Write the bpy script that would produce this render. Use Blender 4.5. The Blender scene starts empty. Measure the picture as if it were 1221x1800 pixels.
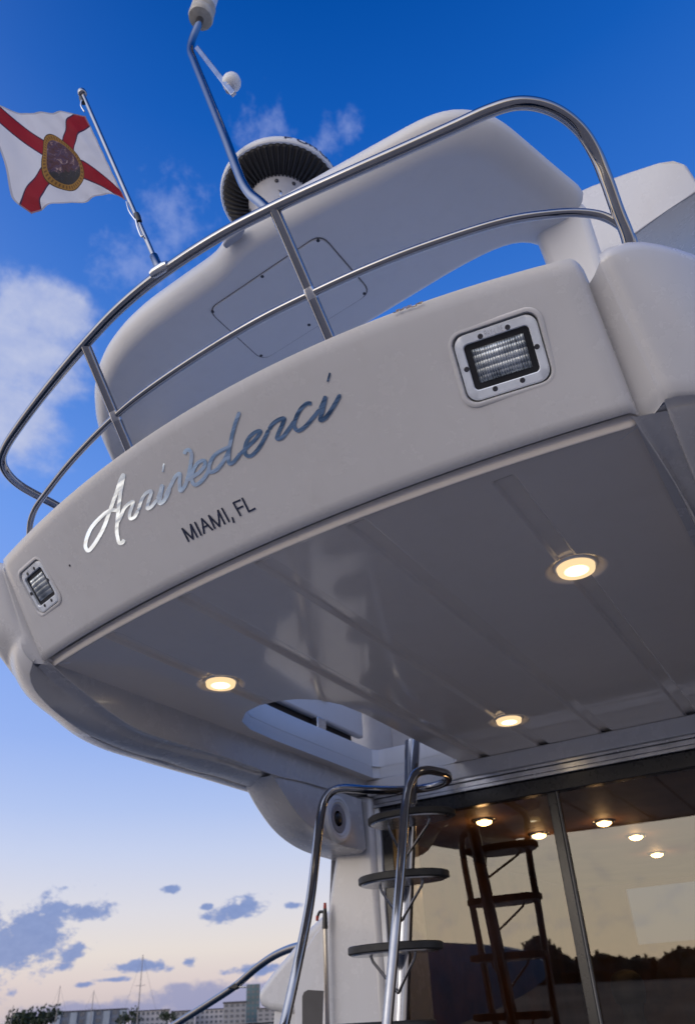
import bpy, bmesh, math, random
import numpy as np
from mathutils import Vector, Matrix

random.seed(7)
scene = bpy.context.scene
COL = scene.collection

# ------------------------------------------------------------------ camera
# Everything is laid out in "units" with the camera at the origin, x to
# starboard, y forward (into the boat), z up; 1 unit = S metres.
S = 1.15
ZC = 2.2                       # camera height above the water, metres
F, PITCH, YAW, ROLL = 1336.45, 0.583709, 0.526298, -0.056877
PW, PH = 1221.0, 1800.0


def cam_axes():
    cy, sy = math.cos(YAW), math.sin(YAW)
    cp, sp = math.cos(PITCH), math.sin(PITCH)
    d = np.array([-sy * cp, cy * cp, sp])
    r = np.array([cy, sy, 0.0])
    u = np.cross(r, d)
    c, s = math.cos(ROLL), math.sin(ROLL)
    return c * r + s * u, -s * r + c * u, d


CR, CU, CD = cam_axes()
cam_data = bpy.data.cameras.new("camera")
cam = bpy.data.objects.new("camera", cam_data)
COL.objects.link(cam)
scene.camera = cam
cam_data.sensor_fit = 'VERTICAL'
cam_data.sensor_height = 36.0
cam_data.lens = F / PH * 36.0
cam_data.clip_start = 0.05
cam_data.clip_end = 6000.0
m = Matrix.Identity(4)
for i in range(3):
    m[i][0], m[i][1], m[i][2] = CR[i], CU[i], -CD[i]
m[2][3] = ZC
cam.matrix_world = m
cam_data.dof.use_dof = True
cam_data.dof.focus_distance = 1.95
cam_data.dof.aperture_fstop = 5.0

# ------------------------------------------------------------------ sky, sun
world = bpy.data.worlds.new("World")
scene.world = world
world.use_nodes = True
WN, WL = world.node_tree.nodes, world.node_tree.links
WN.clear()


def s2l(c):
    out = []
    for v in c:
        v = v / 255.0
        out.append(v / 12.92 if v <= 0.04045 else ((v + 0.055) / 1.055) ** 2.4)
    return tuple(out)


class NT:
    """tiny helper for node graphs"""

    def __init__(self, tree):
        self.n, self.l = tree.nodes, tree.links

    def new(self, t, **kw):
        nd = self.n.new(t)
        for k, v in kw.items():
            setattr(nd, k, v)
        return nd

    def put(self, sock, v):
        if isinstance(v, bpy.types.NodeSocket):
            self.l.new(v, sock)
        else:
            sock.default_value = v

    def math(self, op, a, b=0.0, c=0.0, clamp=False):
        nd = self.new('ShaderNodeMath', operation=op)
        nd.use_clamp = clamp
        self.put(nd.inputs[0], a)
        self.put(nd.inputs[1], b)
        self.put(nd.inputs[2], c)
        return nd.outputs[0]

    def ramp(self, fac, stops, interp='LINEAR'):
        nd = self.new('ShaderNodeValToRGB')
        cr = nd.color_ramp
        cr.interpolation = interp
        while len(cr.elements) < len(stops):
            cr.elements.new(0.5)
        for e, (p, c) in zip(cr.elements, stops):
            e.position = p
            e.color = (*c[:3], 1.0)
        self.put(nd.inputs[0], fac)
        return nd.outputs[0]

    def mix(self, fac, a, b, blend='MIX'):
        nd = self.new('ShaderNodeMix', data_type='RGBA', blend_type=blend, clamp_result=False)
        self.put(nd.inputs[0], fac)
        self.put(nd.inputs[6], a if isinstance(a, bpy.types.NodeSocket) else (*a[:3], 1.0))
        self.put(nd.inputs[7], b if isinstance(b, bpy.types.NodeSocket) else (*b[:3], 1.0))
        return nd.outputs[2]

    def noise(self, vec, scale, detail=4.0, rough=0.55, dist=0.0):
        nd = self.new('ShaderNodeTexNoise')
        if vec is not None:
            self.l.new(vec, nd.inputs['Vector'])
        nd.inputs['Scale'].default_value = scale
        nd.inputs['Detail'].default_value = detail
        nd.inputs['Roughness'].default_value = rough
        nd.inputs['Distortion'].default_value = dist
        return nd.outputs['Fac']

    def smooth(self, v, lo, hi):
        nd = self.new('ShaderNodeMapRange', interpolation_type='SMOOTHSTEP')
        self.put(nd.inputs[0], v)
        nd.inputs[1].default_value = lo
        nd.inputs[2].default_value = hi
        return nd.outputs[0]


GLOW = 3.0


def build_sky():
    t = NT(world.node_tree)
    tc = t.new('ShaderNodeTexCoord')
    sep = t.new('ShaderNodeSeparateXYZ')
    t.l.new(tc.outputs['Generated'], sep.inputs[0])
    x, y, z = sep.outputs
    el = t.math('MULTIPLY', t.math('ARCSINE', t.math('MAXIMUM', t.math('MINIMUM', z, 1.0), -1.0)), 180 / math.pi)
    az = t.math('MULTIPLY', t.math('ARCTAN2', x, y), 180 / math.pi)
    fac = t.math('DIVIDE', el, 90.0, clamp=True)
    table = [(0, (176, 172, 192)), (1.0, (205, 192, 194)), (2.2, (217, 203, 203)), (4.0, (228, 219, 214)),
             (6.3, (218, 217, 226)), (9.7, (196, 207, 236)), (12.5, (174, 194, 238)), (17, (146, 176, 238)),
             (24, (120, 160, 236)), (32, (98, 148, 232)), (42, (68, 126, 215)), (51, (44, 108, 201)),
             (60, (15, 90, 184)), (68, (0, 76, 165)), (90, (0, 62, 145))]
    sky = t.ramp(fac, [(e / 90.0, s2l(c)) for e, c in table])
    # cloud noise on the dome
    vec = t.new('ShaderNodeCombineXYZ')
    t.put(vec.inputs[0], az)
    t.put(vec.inputs[1], t.math('MULTIPLY', el, 1.6))
    cv = vec.outputs[0]
    n_big = t.noise(cv, 0.11, 7.0, 0.6)
    n_fine = t.noise(cv, 0.42, 6.0, 0.6)
    n_low = t.noise(cv, 0.5, 6.0, 0.58)
    n_low2 = t.noise(cv, 1.5, 6.0, 0.62)

    def blob(a0, e0, ra, re, rot=0.0):
        """1 in the middle of an ellipse of the dome, 0 on its rim, below 0 outside"""
        da = t.math('SUBTRACT', az, a0)
        de = t.math('SUBTRACT', el, e0)
        if rot:
            c, s = math.cos(rot), math.sin(rot)
            da, de = (t.math('ADD', t.math('MULTIPLY', da, c), t.math('MULTIPLY', de, s)),
                      t.math('SUBTRACT', t.math('MULTIPLY', de, c), t.math('MULTIPLY', da, s)))
        q = t.math('ADD', t.math('POWER', t.math('ABSOLUTE', t.math('DIVIDE', da, ra)), 2.0),
                   t.math('POWER', t.math('ABSOLUTE', t.math('DIVIDE', de, re)), 2.0))
        return t.math('SUBTRACT', 1.0, t.math('SQRT', q))

    def mx(lst):
        o = lst[0]
        for b in lst[1:]:
            o = t.math('MAXIMUM', o, b)
        return o

    # tall pale cloud and thin wisps
    cum = mx([blob(-66, 42.5, 14, 5.5), blob(-60, 45.5, 6.5, 3.0), blob(-62, 37.0, 7.5, 5.0), blob(-72, 40, 16, 8)])
    d = t.math('ADD', t.math('MULTIPLY', cum, 1.25), t.math('MULTIPLY', t.math('SUBTRACT', n_big, 0.5), 1.7))
    d = t.math('ADD', d, t.math('MULTIPLY', t.math('SUBTRACT', n_fine, 0.5), 0.55))
    d_cum = t.math('MULTIPLY', t.smooth(d, 0.02, 0.75), 0.9)
    wis = mx([blob(-38.5, 60, 5, 2.6), blob(-31, 59, 5, 2.0, 0.4), blob(-49, 53.5, 6, 4.5), blob(-52, 50.0, 6, 3.0), blob(-27, 60.3, 3, 1.6)])
    d = t.math('ADD', wis, t.math('MULTIPLY', t.math('SUBTRACT', n_fine, 0.5), 2.4))
    d_wis = t.math('MULTIPLY', t.smooth(d, 0.1, 1.3), 0.42)
    lit = t.mix(n_fine, s2l((140, 160, 215)), s2l((206, 210, 228)))
    sky = t.mix(d_cum, sky, lit)
    sky = t.mix(d_wis, sky, s2l((165, 180, 228)))
    # small dark blue clouds above the horizon
    dark = mx([blob(-52.0, 4.9, 4.2, 2.2, 0.45), blob(-49.0, 6.2, 2.2, 0.85, 0.1), blob(-54.4, 5.9, 1.2, 1.1), blob(-54.0, 3.6, 1.6, 1.2),
               blob(-49.2, 3.9, 1.1, 0.75, 0.6), blob(-54.6, 2.6, 2.6, 1.3), blob(-38.9, 6.25, 2.5, 0.75, 0.2),
               blob(-41.0, 6.4, 0.6, 0.25), blob(-43.5, 7.5, 0.8, 0.3), blob(-35.2, 6.3, 0.8, 0.3),
               blob(-44.8, 3.2, 2.4, 0.38), blob(-42.0, 3.3, 0.6, 0.4), blob(-48.2, 2.3, 0.8, 0.22), blob(-46.6, 2.5, 1.3, 0.2),
               blob(-38, 2.7, 2.4, 0.4)])
    d = t.math('ADD', dark, t.math('MULTIPLY', t.math('SUBTRACT', n_low, 0.5), 2.0))
    d = t.math('ADD', d, t.math('MULTIPLY', t.math('SUBTRACT', n_low2, 0.5), 1.3))
    d_dark = t.math('MULTIPLY', t.smooth(d, 0.02, 0.55), 0.9)
    sky = t.mix(d_dark, sky, t.mix(n_low2, s2l((96, 124, 184)), s2l((132, 154, 206))))
    bank = mx([blob(-40.0, 1.2, 7.5, 1.25), blob(-47, 0.9, 8, 0.75)])
    d = t.math('ADD', bank, t.math('MULTIPLY', t.math('SUBTRACT', n_low, 0.5), 1.8))
    sky = t.mix(t.math('MULTIPLY', t.smooth(d, 0.1, 0.6), 0.8), sky, s2l((138, 146, 188)))
    # after-sunset glow over the water behind the photographer
    glow_az = math.degrees(math.atan2(-0.30, -0.945))
    ca = t.math('COSINE', t.math('MULTIPLY', t.math('SUBTRACT', az, glow_az), math.pi / 180))
    g = t.math('POWER', t.math('MULTIPLY', t.math('ADD', ca, 1.0), 0.5), 4.2)
    g = t.math('MULTIPLY', g, t.math('SUBTRACT', 1.0, t.smooth(el, 30.0, 80.0)))
    west = t.ramp(fac, [(0, (0.95, 0.64, 0.38)), (3 / 90, (0.95, 0.73, 0.45)), (7 / 90, (0.86, 0.72, 0.54)), (12 / 90, (0.80, 0.73, 0.68)), (22 / 90, (0.77, 0.76, 0.79)), (45 / 90, (0.50, 0.54, 0.66)), (80 / 90, (0.10, 0.20, 0.45))])
    wc = t.math('MULTIPLY', t.smooth(n_low, 0.52, 0.68), t.smooth(el, 26.0, 6.0))
    west = t.mix(t.math('MULTIPLY', wc, 0.45), west, (0.42, 0.38, 0.42))
    westb = t.mix(1.0, west, (GLOW, GLOW, GLOW), 'MULTIPLY')
    sky = t.mix(g, sky, westb)
    below = t.smooth(el, -2.0, 0.0)
    sky = t.mix(below, (0.20, 0.18, 0.17), sky)
    bg = t.new('ShaderNodeBackground')
    t.put(bg.inputs[0], sky)
    bg.inputs[1].default_value = 1.0
    nish = t.new('ShaderNodeTexSky', sky_type='NISHITA')
    nish.sun_disc = False
    nish.sun_elevation = math.radians(5.0)
    nish.sun_rotation = math.atan2(-0.30, -0.945)
    bg2 = t.new('ShaderNodeBackground')
    t.l.new(nish.outputs[0], bg2.inputs[0])
    bg2.inputs[1].default_value = 0.004
    add = t.new('ShaderNodeAddShader')
    t.l.new(bg.outputs[0], add.inputs[0])
    t.l.new(bg2.outputs[0], add.inputs[1])
    out = t.new('ShaderNodeOutputWorld')
    t.l.new(add.outputs[0], out.inputs[0])


build_sky()

sun_data = bpy.data.lights.new("sun", 'SUN')
sun_data.energy = 0.40
sun_data.angle = math.radians(30.0)
sun_data.color = (1.0, 0.93, 0.87)
sun = bpy.data.objects.new("sun", sun_data)
COL.objects.link(sun)
sun.rotation_euler = Vector((0.30, 0.945, -0.14)).to_track_quat('-Z', 'Y').to_euler()

scene.view_settings.view_transform = 'Standard'
scene.view_settings.look = 'None'
scene.view_settings.exposure = 0.0
scene.view_settings.gamma = 1.0
scene.view_settings.use_curve_mapping = False
scene.cycles.max_bounces = 10
scene.cycles.glossy_bounces = 6
scene.cycles.transparent_max_bounces = 16
scene.cycles.blur_glossy = 0.5
scene.cycles.sample_clamp_indirect = 6.0
scene.cycles.use_denoising = True


# ------------------------------------------------------------------ pixel rays
def ray(p):
    return CR * ((p[0] - PW / 2) / F) + CU * (-(p[1] - PH / 2) / F) + CD


def on_z(p, z):
    d = ray(p)
    return d * z / d[2]


def on_y(p, y):
    d = ray(p)
    return d * y / d[1]


def on_x(p, x):
    d = ray(p)
    return d * x / d[0]


# ------------------------------------------------------------------ mesh helpers
BASE = {}


def w(p):
    return np.array([p[0] * S, p[1] * S, p[2] * S + ZC])


def thing(name, label, cat, base, group=None, kind=None):
    o = bpy.data.objects.new(name, None)
    COL.objects.link(o)
    b = w(base)
    o.location = b
    o.empty_display_size = 0.05
    BASE[o.name] = b
    tag(o, label, cat, group, kind)
    return o


def tag(o, label=None, cat=None, group=None, kind=None):
    if label:
        o['label'] = label
    if cat:
        o['category'] = cat
    if group:
        o['group'] = group
    if kind:
        o['kind'] = kind
    return o


class MB:
    def __init__(self):
        self.v, self.f = [], []

    def add(self, vs, fs):
        o = len(self.v)
        self.v += [tuple(map(float, p)) for p in vs]
        self.f += [tuple(i + o for i in f) for f in fs]

    def grid(self, rows, close_u=False, close_v=False, flip=False):
        """rows: list of equal-length point lists"""
        nv, nu = len(rows), len(rows[0])
        vs = [p for r in rows for p in r]
        fs = []
        for j in range(nv if close_v else nv - 1):
            for i in range(nu if close_u else nu - 1):
                a, b = j * nu + i, j * nu + (i + 1) % nu
                c, d = ((j + 1) % nv) * nu + (i + 1) % nu, ((j + 1) % nv) * nu + i
                fs.append((a, d, c, b) if flip else (a, b, c, d))
        self.add(vs, fs)

    def loft(self, rings, caps=True):
        n = len(rings[0])
        o = len(self.v)
        self.grid(rings, close_u=True)
        if caps:
            self.f.append(tuple(o + i for i in reversed(range(n))))
            e = o + (len(rings) - 1) * n
            self.f.append(tuple(e + i for i in range(n)))

    def tube(self, path, r, n=14, caps=True, closed=False):
        P = [np.array(p, float) for p in path]
        m_ = len(P)
        rr = [r] * m_ if np.isscalar(r) else list(r)
        T = []
        for i in range(m_):
            if closed:
                t = P[(i + 1) % m_] - P[i - 1]
            else:
                t = P[min(i + 1, m_ - 1)] - P[max(i - 1, 0)]
            T.append(t / (np.linalg.norm(t) + 1e-12))
        ref = np.array([0, 0, 1.0]) if abs(T[0][2]) < 0.9 else np.array([1.0, 0, 0])
        nrm = np.cross(T[0], ref)
        nrm /= np.linalg.norm(nrm)
        rings = []
        for i in range(m_):
            nrm = nrm - T[i] * np.dot(nrm, T[i])
            nrm /= np.linalg.norm(nrm)
            b = np.cross(T[i], nrm)
            rings.append([P[i] + rr[i] * (math.cos(a) * nrm + math.sin(a) * b) for a in np.linspace(0, 2 * math.pi, n, endpoint=False)])
        if closed:
            self.grid(rings, close_u=True, close_v=True)
        else:
            self.loft(rings, caps)

    def lathe(self, c, axis, prof, n=32, ref=None):
        """prof: (radius, height along axis)"""
        a = np.array(axis, float)
        a /= np.linalg.norm(a)
        ref = np.array(ref if ref is not None else ([1, 0, 0] if abs(a[0]) < .9 else [0, 1, 0]), float)
        u = ref - a * np.dot(ref, a)
        u /= np.linalg.norm(u)
        v = np.cross(a, u)
        c = np.array(c, float)
        rings = [[c + a * h + max(r, 1e-5) * (math.cos(t) * u + math.sin(t) * v) for t in np.linspace(0, 2 * math.pi, n, endpoint=False)] for r, h in prof]
        self.loft(rings, True)

    def box(self, lo, hi):
        x0, y0, z0 = lo
        x1, y1, z1 = hi
        self.add([(x0, y0, z0), (x1, y0, z0), (x1, y1, z0), (x0, y1, z0), (x0, y0, z1), (x1, y0, z1), (x1, y1, z1), (x0, y1, z1)],
                 [(0, 3, 2, 1), (4, 5, 6, 7), (0, 1, 5, 4), (1, 2, 6, 5), (2, 3, 7, 6), (3, 0, 4, 7)])

    def prism(self, poly, vec):
        a = [np.array(p, float) for p in poly]
        b = [p + np.array(vec, float) for p in a]
        self.loft([a, b], True)

    def build(self, name, mat, parent=None, smooth=35, bevel=0.0, seg=2, sub=0, fix=True):
        me = bpy.data.meshes.new(name)
        base = BASE[parent.name] if parent is not None else None
        V = np.array(self.v) * S
        V[:, 2] += ZC
        if base is None:
            base = np.array([V[:, 0].mean(), V[:, 1].mean(), V[:, 2].min()])
        V -= base
        me.from_pydata(V.tolist(), [], self.f)
        me.validate()
        if fix:
            bm = bmesh.new()
            bm.from_mesh(me)
            bmesh.ops.recalc_face_normals(bm, faces=bm.faces)
            bm.to_mesh(me)
            bm.free()
        if smooth:
            me.polygons.foreach_set('use_smooth', [True] * len(me.polygons))
            if smooth < 180:
                me.set_sharp_from_angle(angle=math.radians(smooth))
        if mat:
            me.materials.append(mat)
        o = bpy.data.objects.new(name, me)
        COL.objects.link(o)
        if parent is not None:
            o.parent = parent
        else:
            o.location = base
        BASE[o.name] = base
        if bevel:
            b = o.modifiers.new('bevel', 'BEVEL')
            b.width = bevel * S
            b.segments = seg
            b.limit_method = 'ANGLE'
            b.angle_limit = math.radians(40)
            b.harden_normals = False
        if sub:
            s_ = o.modifiers.new('sub', 'SUBSURF')
            s_.levels = s_.render_levels = sub
        return o


def spline(pts, n=8, closed=False):
    """Catmull-Rom through points"""
    P = [np.array(p, float) for p in pts]
    if len(P) < 3:
        return P
    out = []
    m_ = len(P)
    rng = range(m_ if closed else m_ - 1)
    for i in rng:
        p1, p2 = P[i], P[(i + 1) % m_]
        p0 = P[i - 1] if (closed or i > 0) else 2 * p1 - p2
        p3 = P[(i + 2) % m_] if (closed or i + 2 < m_) else 2 * p2 - p1
        d0, d1, d2 = (max(np.linalg.norm(b - a), 1e-9) ** 0.5 for a, b in ((p0, p1), (p1, p2), (p2, p3)))
        m1 = (p2 - p1) + d1 * ((p1 - p0) / d0 - (p2 - p0) / (d0 + d1))
        m2 = (p2 - p1) + d1 * ((p3 - p2) / d2 - (p3 - p1) / (d1 + d2))
        for k in range(n):
            t = k / n
            out.append((2 * t ** 3 - 3 * t * t + 1) * p1 + (t ** 3 - 2 * t * t + t) * m1 + (-2 * t ** 3 + 3 * t * t) * p2 + (t ** 3 - t * t) * m2)
    if not closed:
        out.append(P[-1])
    return out


def resample(pts, n):
    P = np.array(pts, float)
    d = np.r_[0, np.cumsum(np.linalg.norm(np.diff(P, axis=0), axis=1))]
    s = np.linspace(0, d[-1], n)
    return [np.array([np.interp(v, d, P[:, k]) for k in range(P.shape[1])]) for v in s]


def rrect(a, b, r, n=6):
    out = []
    for cx, cy, a0 in ((a - r, b - r, 0), (-a + r, b - r, 90), (-a + r, -b + r, 180), (a - r, -b + r, 270)):
        for k in range(n + 1):
            t = math.radians(a0 + 90 * k / n)
            out.append((cx + r * math.cos(t), cy + r * math.sin(t)))
    return out


# ------------------------------------------------------------------ materials
def mat_new(name):
    mt = bpy.data.materials.new(name)
    mt.use_nodes = True
    mt.node_tree.nodes.clear()
    return mt, NT(mt.node_tree)


def principled(t, **kw):
    b = t.new('ShaderNodeBsdfPrincipled')
    for k, v in kw.items():
        t.put(b.inputs[k], v if isinstance(v, (float, int, bpy.types.NodeSocket)) else ((*v, 1.0) if len(v) == 3 else v))
    o = t.new('ShaderNodeOutputMaterial')
    t.l.new(b.outputs[0], o.inputs[0])
    return b


def simple(name, col, rough=0.4, metal=0.0, var=0.08, scale=6.0, bump=0.0, bscale=40.0, spec=0.5, rvar=0.08):
    mt, t = mat_new(name)
    tc = t.new('ShaderNodeTexCoord')
    v = tc.outputs['Object']
    n = t.noise(v, scale, 5, 0.6)
    lo = [max(0, c * (1 - var)) for c in col]
    hi = [min(1, c * (1 + var)) for c in col]
    c = t.mix(t.smooth(n, 0.3, 0.7), lo, hi)
    n2 = t.noise(v, scale * 3.1, 4, 0.6)
    r = t.math('ADD', rough - rvar / 2, t.math('MULTIPLY', n2, rvar))
    b = principled(t, **{'Base Color': c, 'Roughness': r, 'Metallic': metal, 'Specular IOR Level': spec})
    if bump:
        bp = t.new('ShaderNodeBump')
        bp.inputs['Strength'].default_value = bump
        bp.inputs['Distance'].default_value = 0.002
        t.l.new(t.noise(v, bscale, 3, 0.6), bp.inputs['Height'])
        t.l.new(bp.outputs[0], b.inputs['Normal'])
    return mt


def gelcoat(name, col, rough, streak=0.10, wave=0.02, coat=0.0):
    """white fibreglass: faint mottling, grime streaks, slightly wavy gloss"""
    mt, t = mat_new(name)
    tc = t.new('ShaderNodeTexCoord')
    v = tc.outputs['Object']
    mp = t.new('ShaderNodeMapping')
    t.l.new(v, mp.inputs[0])
    mp.inputs['Scale'].default_value = (14, 14, 2.2)
    st = t.smooth(t.noise(mp.outputs[0], 1.0, 5, 0.62), 0.45, 0.8)
    mot = t.noise(v, 3.0, 5, 0.6)
    spk = t.smooth(t.noise(v, 210, 2, 0.5), 0.73, 0.80)
    dirt = tuple(c * k for c, k in zip(col, (0.72, 0.69, 0.64)))
    c = t.mix(t.math('MULTIPLY', st, streak), col, dirt)
    c = t.mix(t.math('MULTIPLY', t.smooth(mot, 0.35, 0.8), 0.06), c, dirt)
    c = t.mix(t.math('MULTIPLY', spk, 0.10), c, (0.2, 0.17, 0.15))
    r = t.math('ADD', rough, t.math('MULTIPLY', t.math('SUBTRACT', t.noise(v, 9, 5, 0.65), 0.5), 0.07))
    b = principled(t, **{'Base Color': c, 'Roughness': r, 'Specular IOR Level': 0.5})
    if coat:
        b.inputs['Coat Weight'].default_value = coat
        b.inputs['Coat Roughness'].default_value = 0.06
    bp = t.new('ShaderNodeBump')
    bp.inputs['Strength'].default_value = wave
    bp.inputs['Distance'].default_value = 0.02
    h = t.math('ADD', t.noise(v, 5.0, 3, 0.5), t.math('MULTIPLY', t.noise(v, 160, 2, 0.5), 0.05))
    t.l.new(h, bp.inputs['Height'])
    t.l.new(bp.outputs[0], b.inputs['Normal'])
    return mt


def emitter(name, col, strength):
    mt, t = mat_new(name)
    e = t.new('ShaderNodeEmission')
    e.inputs[0].default_value = (*col, 1)
    e.inputs[1].default_value = strength
    o = t.new('ShaderNodeOutputMaterial')
    t.l.new(e.outputs[0], o.inputs[0])
    return mt


M = {}
M['gel'] = gelcoat('gelcoat', (0.60, 0.59, 0.595), 0.27, 0.13, 0.02, 0.25)
M['soffit'] = gelcoat('gelcoat_soffit', (0.78, 0.72, 0.665), 0.10, 0.10, 0.014, 0.35)
M['gel_arch'] = gelcoat('gelcoat_arch', (0.72, 0.71, 0.70), 0.38, 0.12)
M['steel'] = simple('polished_steel', (0.31, 0.31, 0.325), 0.10, 1.0, 0.05, 20, rvar=0.08)
M['steel_dull'] = simple('worn_steel', (0.55, 0.55, 0.56), 0.26, 1.0, 0.15, 12)
M['alu'] = simple('cast_frame', (0.74, 0.78, 0.84), 0.42, 0.2, 0.06, 30, 0.1, 220)
M['black'] = simple('black_plastic', (0.012, 0.012, 0.013), 0.35, 0, 0.3, 12)
M['rubber'] = simple('tread_rubber', (0.022, 0.022, 0.023), 0.6, 0, 0.3, 20, 0.5, 150)
M['screw'] = simple('screw_dark', (0.05, 0.05, 0.06), 0.4, 0.4)
M['seam'] = simple('seam_dark', (0.16, 0.15, 0.15), 0.6)
M['white_plastic'] = simple('white_plastic', (0.74, 0.74, 0.74), 0.4, 0, 0.06)
M['grey_plastic'] = simple('grey_plastic', (0.42, 0.42, 0.45), 0.5, 0, 0.1)
M['beige_plastic'] = simple('beige_plastic', (0.50, 0.46, 0.38), 0.5, 0, 0.15, 30)
M['navy'] = simple('navy_print', (0.018, 0.024, 0.055), 0.35, 0, 0.3, 60)
M['wood'] = simple('saloon_wood', (0.16, 0.07, 0.028), 0.35, 0, 0.4, 4)
M['saloon_liner'] = simple('saloon_headliner', (0.24, 0.13, 0.07), 0.62, 0, 0.25, 3)
M['carpet'] = simple('saloon_carpet', (0.10, 0.07, 0.05), 0.9, 0, 0.3, 30)
M['frame_dark'] = simple('door_frame_dark', (0.018, 0.018, 0.020), 0.28, 0.1, 0.2)
M['red_tip'] = simple('red_rubber', (0.40, 0.04, 0.02), 0.5)
M['lamp_rim'] = emitter('lamp_rim_glow', (1.0, 0.70, 0.38), 1.1)
M['hatch'] = gelcoat('gelcoat_hatch', (0.56, 0.555, 0.56), 0.4, 0.1)


def lens_mat(name, centre_strength):
    """hot centre, softer yellow edge, as a frosted LED lens"""
    mt, t = mat_new(name)
    tc = t.new('ShaderNodeTexCoord')
    ln = t.new('ShaderNodeVectorMath', operation='LENGTH')
    t.l.new(tc.outputs['UV'], ln.inputs[0])
    r = ln.outputs['Value']
    c = t.ramp(r, [(0.0, (1.0, 0.88, 0.68)), (0.6, (1.0, 0.82, 0.55)), (1.0, (1.0, 0.66, 0.30))])
    s_ = t.math('ADD', 1.2, t.math('MULTIPLY', t.math('SUBTRACT', 1.0, t.smooth(r, 0.15, 0.95)), centre_strength))
    e = t.new('ShaderNodeEmission')
    t.put(e.inputs[0], c)
    t.put(e.inputs[1], s_)
    o = t.new('ShaderNodeOutputMaterial')
    t.l.new(e.outputs[0], o.inputs[0])
    return mt


M['lamp_lens'] = lens_mat('lamp_lens', 9.0)
M['saloon_lamp'] = emitter('saloon_lamp_glow', (1.0, 0.66, 0.27), 22.0)


def glass_mat():
    mt, t = mat_new('tinted_glass')
    tr = t.new('ShaderNodeBsdfTransparent')
    tr.inputs[0].default_value = (0.50, 0.46, 0.42, 1)
    gl = t.new('ShaderNodeBsdfGlossy')
    gl.inputs['Color'].default_value = (0.84, 0.84, 0.80, 1)
    gl.inputs['Roughness'].default_value = 0.012
    tc = t.new('ShaderNodeTexCoord')
    bp = t.new('ShaderNodeBump')
    bp.inputs['Strength'].default_value = 0.01
    bp.inputs['Distance'].default_value = 0.02
    t.l.new(t.noise(tc.outputs['Object'], 1.3, 2, 0.5), bp.inputs['Height'])
    t.l.new(bp.outputs[0], gl.inputs['Normal'])
    fr = t.new('ShaderNodeFresnel')
    fr.inputs[0].default_value = 1.5
    k = t.math('ADD', 0.045, t.math('MULTIPLY', fr.outputs[0], 0.75), clamp=True)
    mx_ = t.new('ShaderNodeMixShader')
    t.put(mx_.inputs[0], k)
    t.l.new(tr.outputs[0], mx_.inputs[1])
    t.l.new(gl.outputs[0], mx_.inputs[2])
    o = t.new('ShaderNodeOutputMaterial')
    t.l.new(mx_.outputs[0], o.inputs[0])
    return mt


M['glass'] = glass_mat()


def lens_glass():
    mt, t = mat_new('fluted_lens')
    tc = t.new('ShaderNodeTexCoord')
    n = t.noise(tc.outputs['Object'], 18, 3, 0.6)
    c = t.mix(t.smooth(n, 0.35, 0.7), (0.22, 0.25, 0.28), (0.60, 0.64, 0.67))
    principled(t, **{'Base Color': c, 'Metallic': 0.75, 'Roughness': 0.36, 'Coat Weight': 0.6, 'Coat Roughness': 0.04})
    return mt


M['lens'] = lens_glass()


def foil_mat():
    """chrome-blue sign film: its reflection painted in, silver white to steel blue with streaks"""
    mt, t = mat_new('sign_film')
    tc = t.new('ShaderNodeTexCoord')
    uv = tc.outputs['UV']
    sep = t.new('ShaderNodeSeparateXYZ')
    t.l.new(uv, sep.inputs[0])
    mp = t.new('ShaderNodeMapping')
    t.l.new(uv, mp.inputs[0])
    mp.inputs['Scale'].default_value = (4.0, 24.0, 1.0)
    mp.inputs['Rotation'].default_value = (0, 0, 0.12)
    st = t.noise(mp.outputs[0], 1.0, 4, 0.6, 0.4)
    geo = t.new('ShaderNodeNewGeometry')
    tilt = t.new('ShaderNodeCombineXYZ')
    kk = t.math('MULTIPLY', t.math('SUBTRACT', 0.95, sep.outputs[0]), 0.37, clamp=True)  # normal leaned up most at the left, so those letters mirror the glow
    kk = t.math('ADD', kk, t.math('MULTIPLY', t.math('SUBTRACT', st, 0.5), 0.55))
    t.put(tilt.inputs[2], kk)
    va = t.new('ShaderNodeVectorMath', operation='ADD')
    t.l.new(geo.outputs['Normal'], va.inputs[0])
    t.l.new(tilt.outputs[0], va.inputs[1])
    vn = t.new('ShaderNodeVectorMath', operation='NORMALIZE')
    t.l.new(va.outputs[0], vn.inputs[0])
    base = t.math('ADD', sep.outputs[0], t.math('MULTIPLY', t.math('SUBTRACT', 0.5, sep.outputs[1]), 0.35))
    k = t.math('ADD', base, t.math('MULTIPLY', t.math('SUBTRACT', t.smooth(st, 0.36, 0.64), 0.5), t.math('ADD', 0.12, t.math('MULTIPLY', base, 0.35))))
    c = t.ramp(k, [(0.16, (0.80, 0.90, 1.0)), (0.34, (0.60, 0.76, 0.95)), (0.52, (0.28, 0.42, 0.62)), (0.74, (0.10, 0.18, 0.30)), (1.0, (0.04, 0.075, 0.14))])  # bright-to-dark mirror fall-off along the word is put into the colour
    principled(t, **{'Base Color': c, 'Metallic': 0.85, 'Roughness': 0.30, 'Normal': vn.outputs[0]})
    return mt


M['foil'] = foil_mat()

# ================================================================== setting
def ground_sheet(name, poly, z, mat, kind='structure'):
    b = MB()
    b.add([(p[0], p[1], z) for p in poly], [tuple(range(len(poly)))])
    o = b.build(name, mat, None, smooth=0, fix=False)
    tag(o, kind=kind)
    return o


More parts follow.
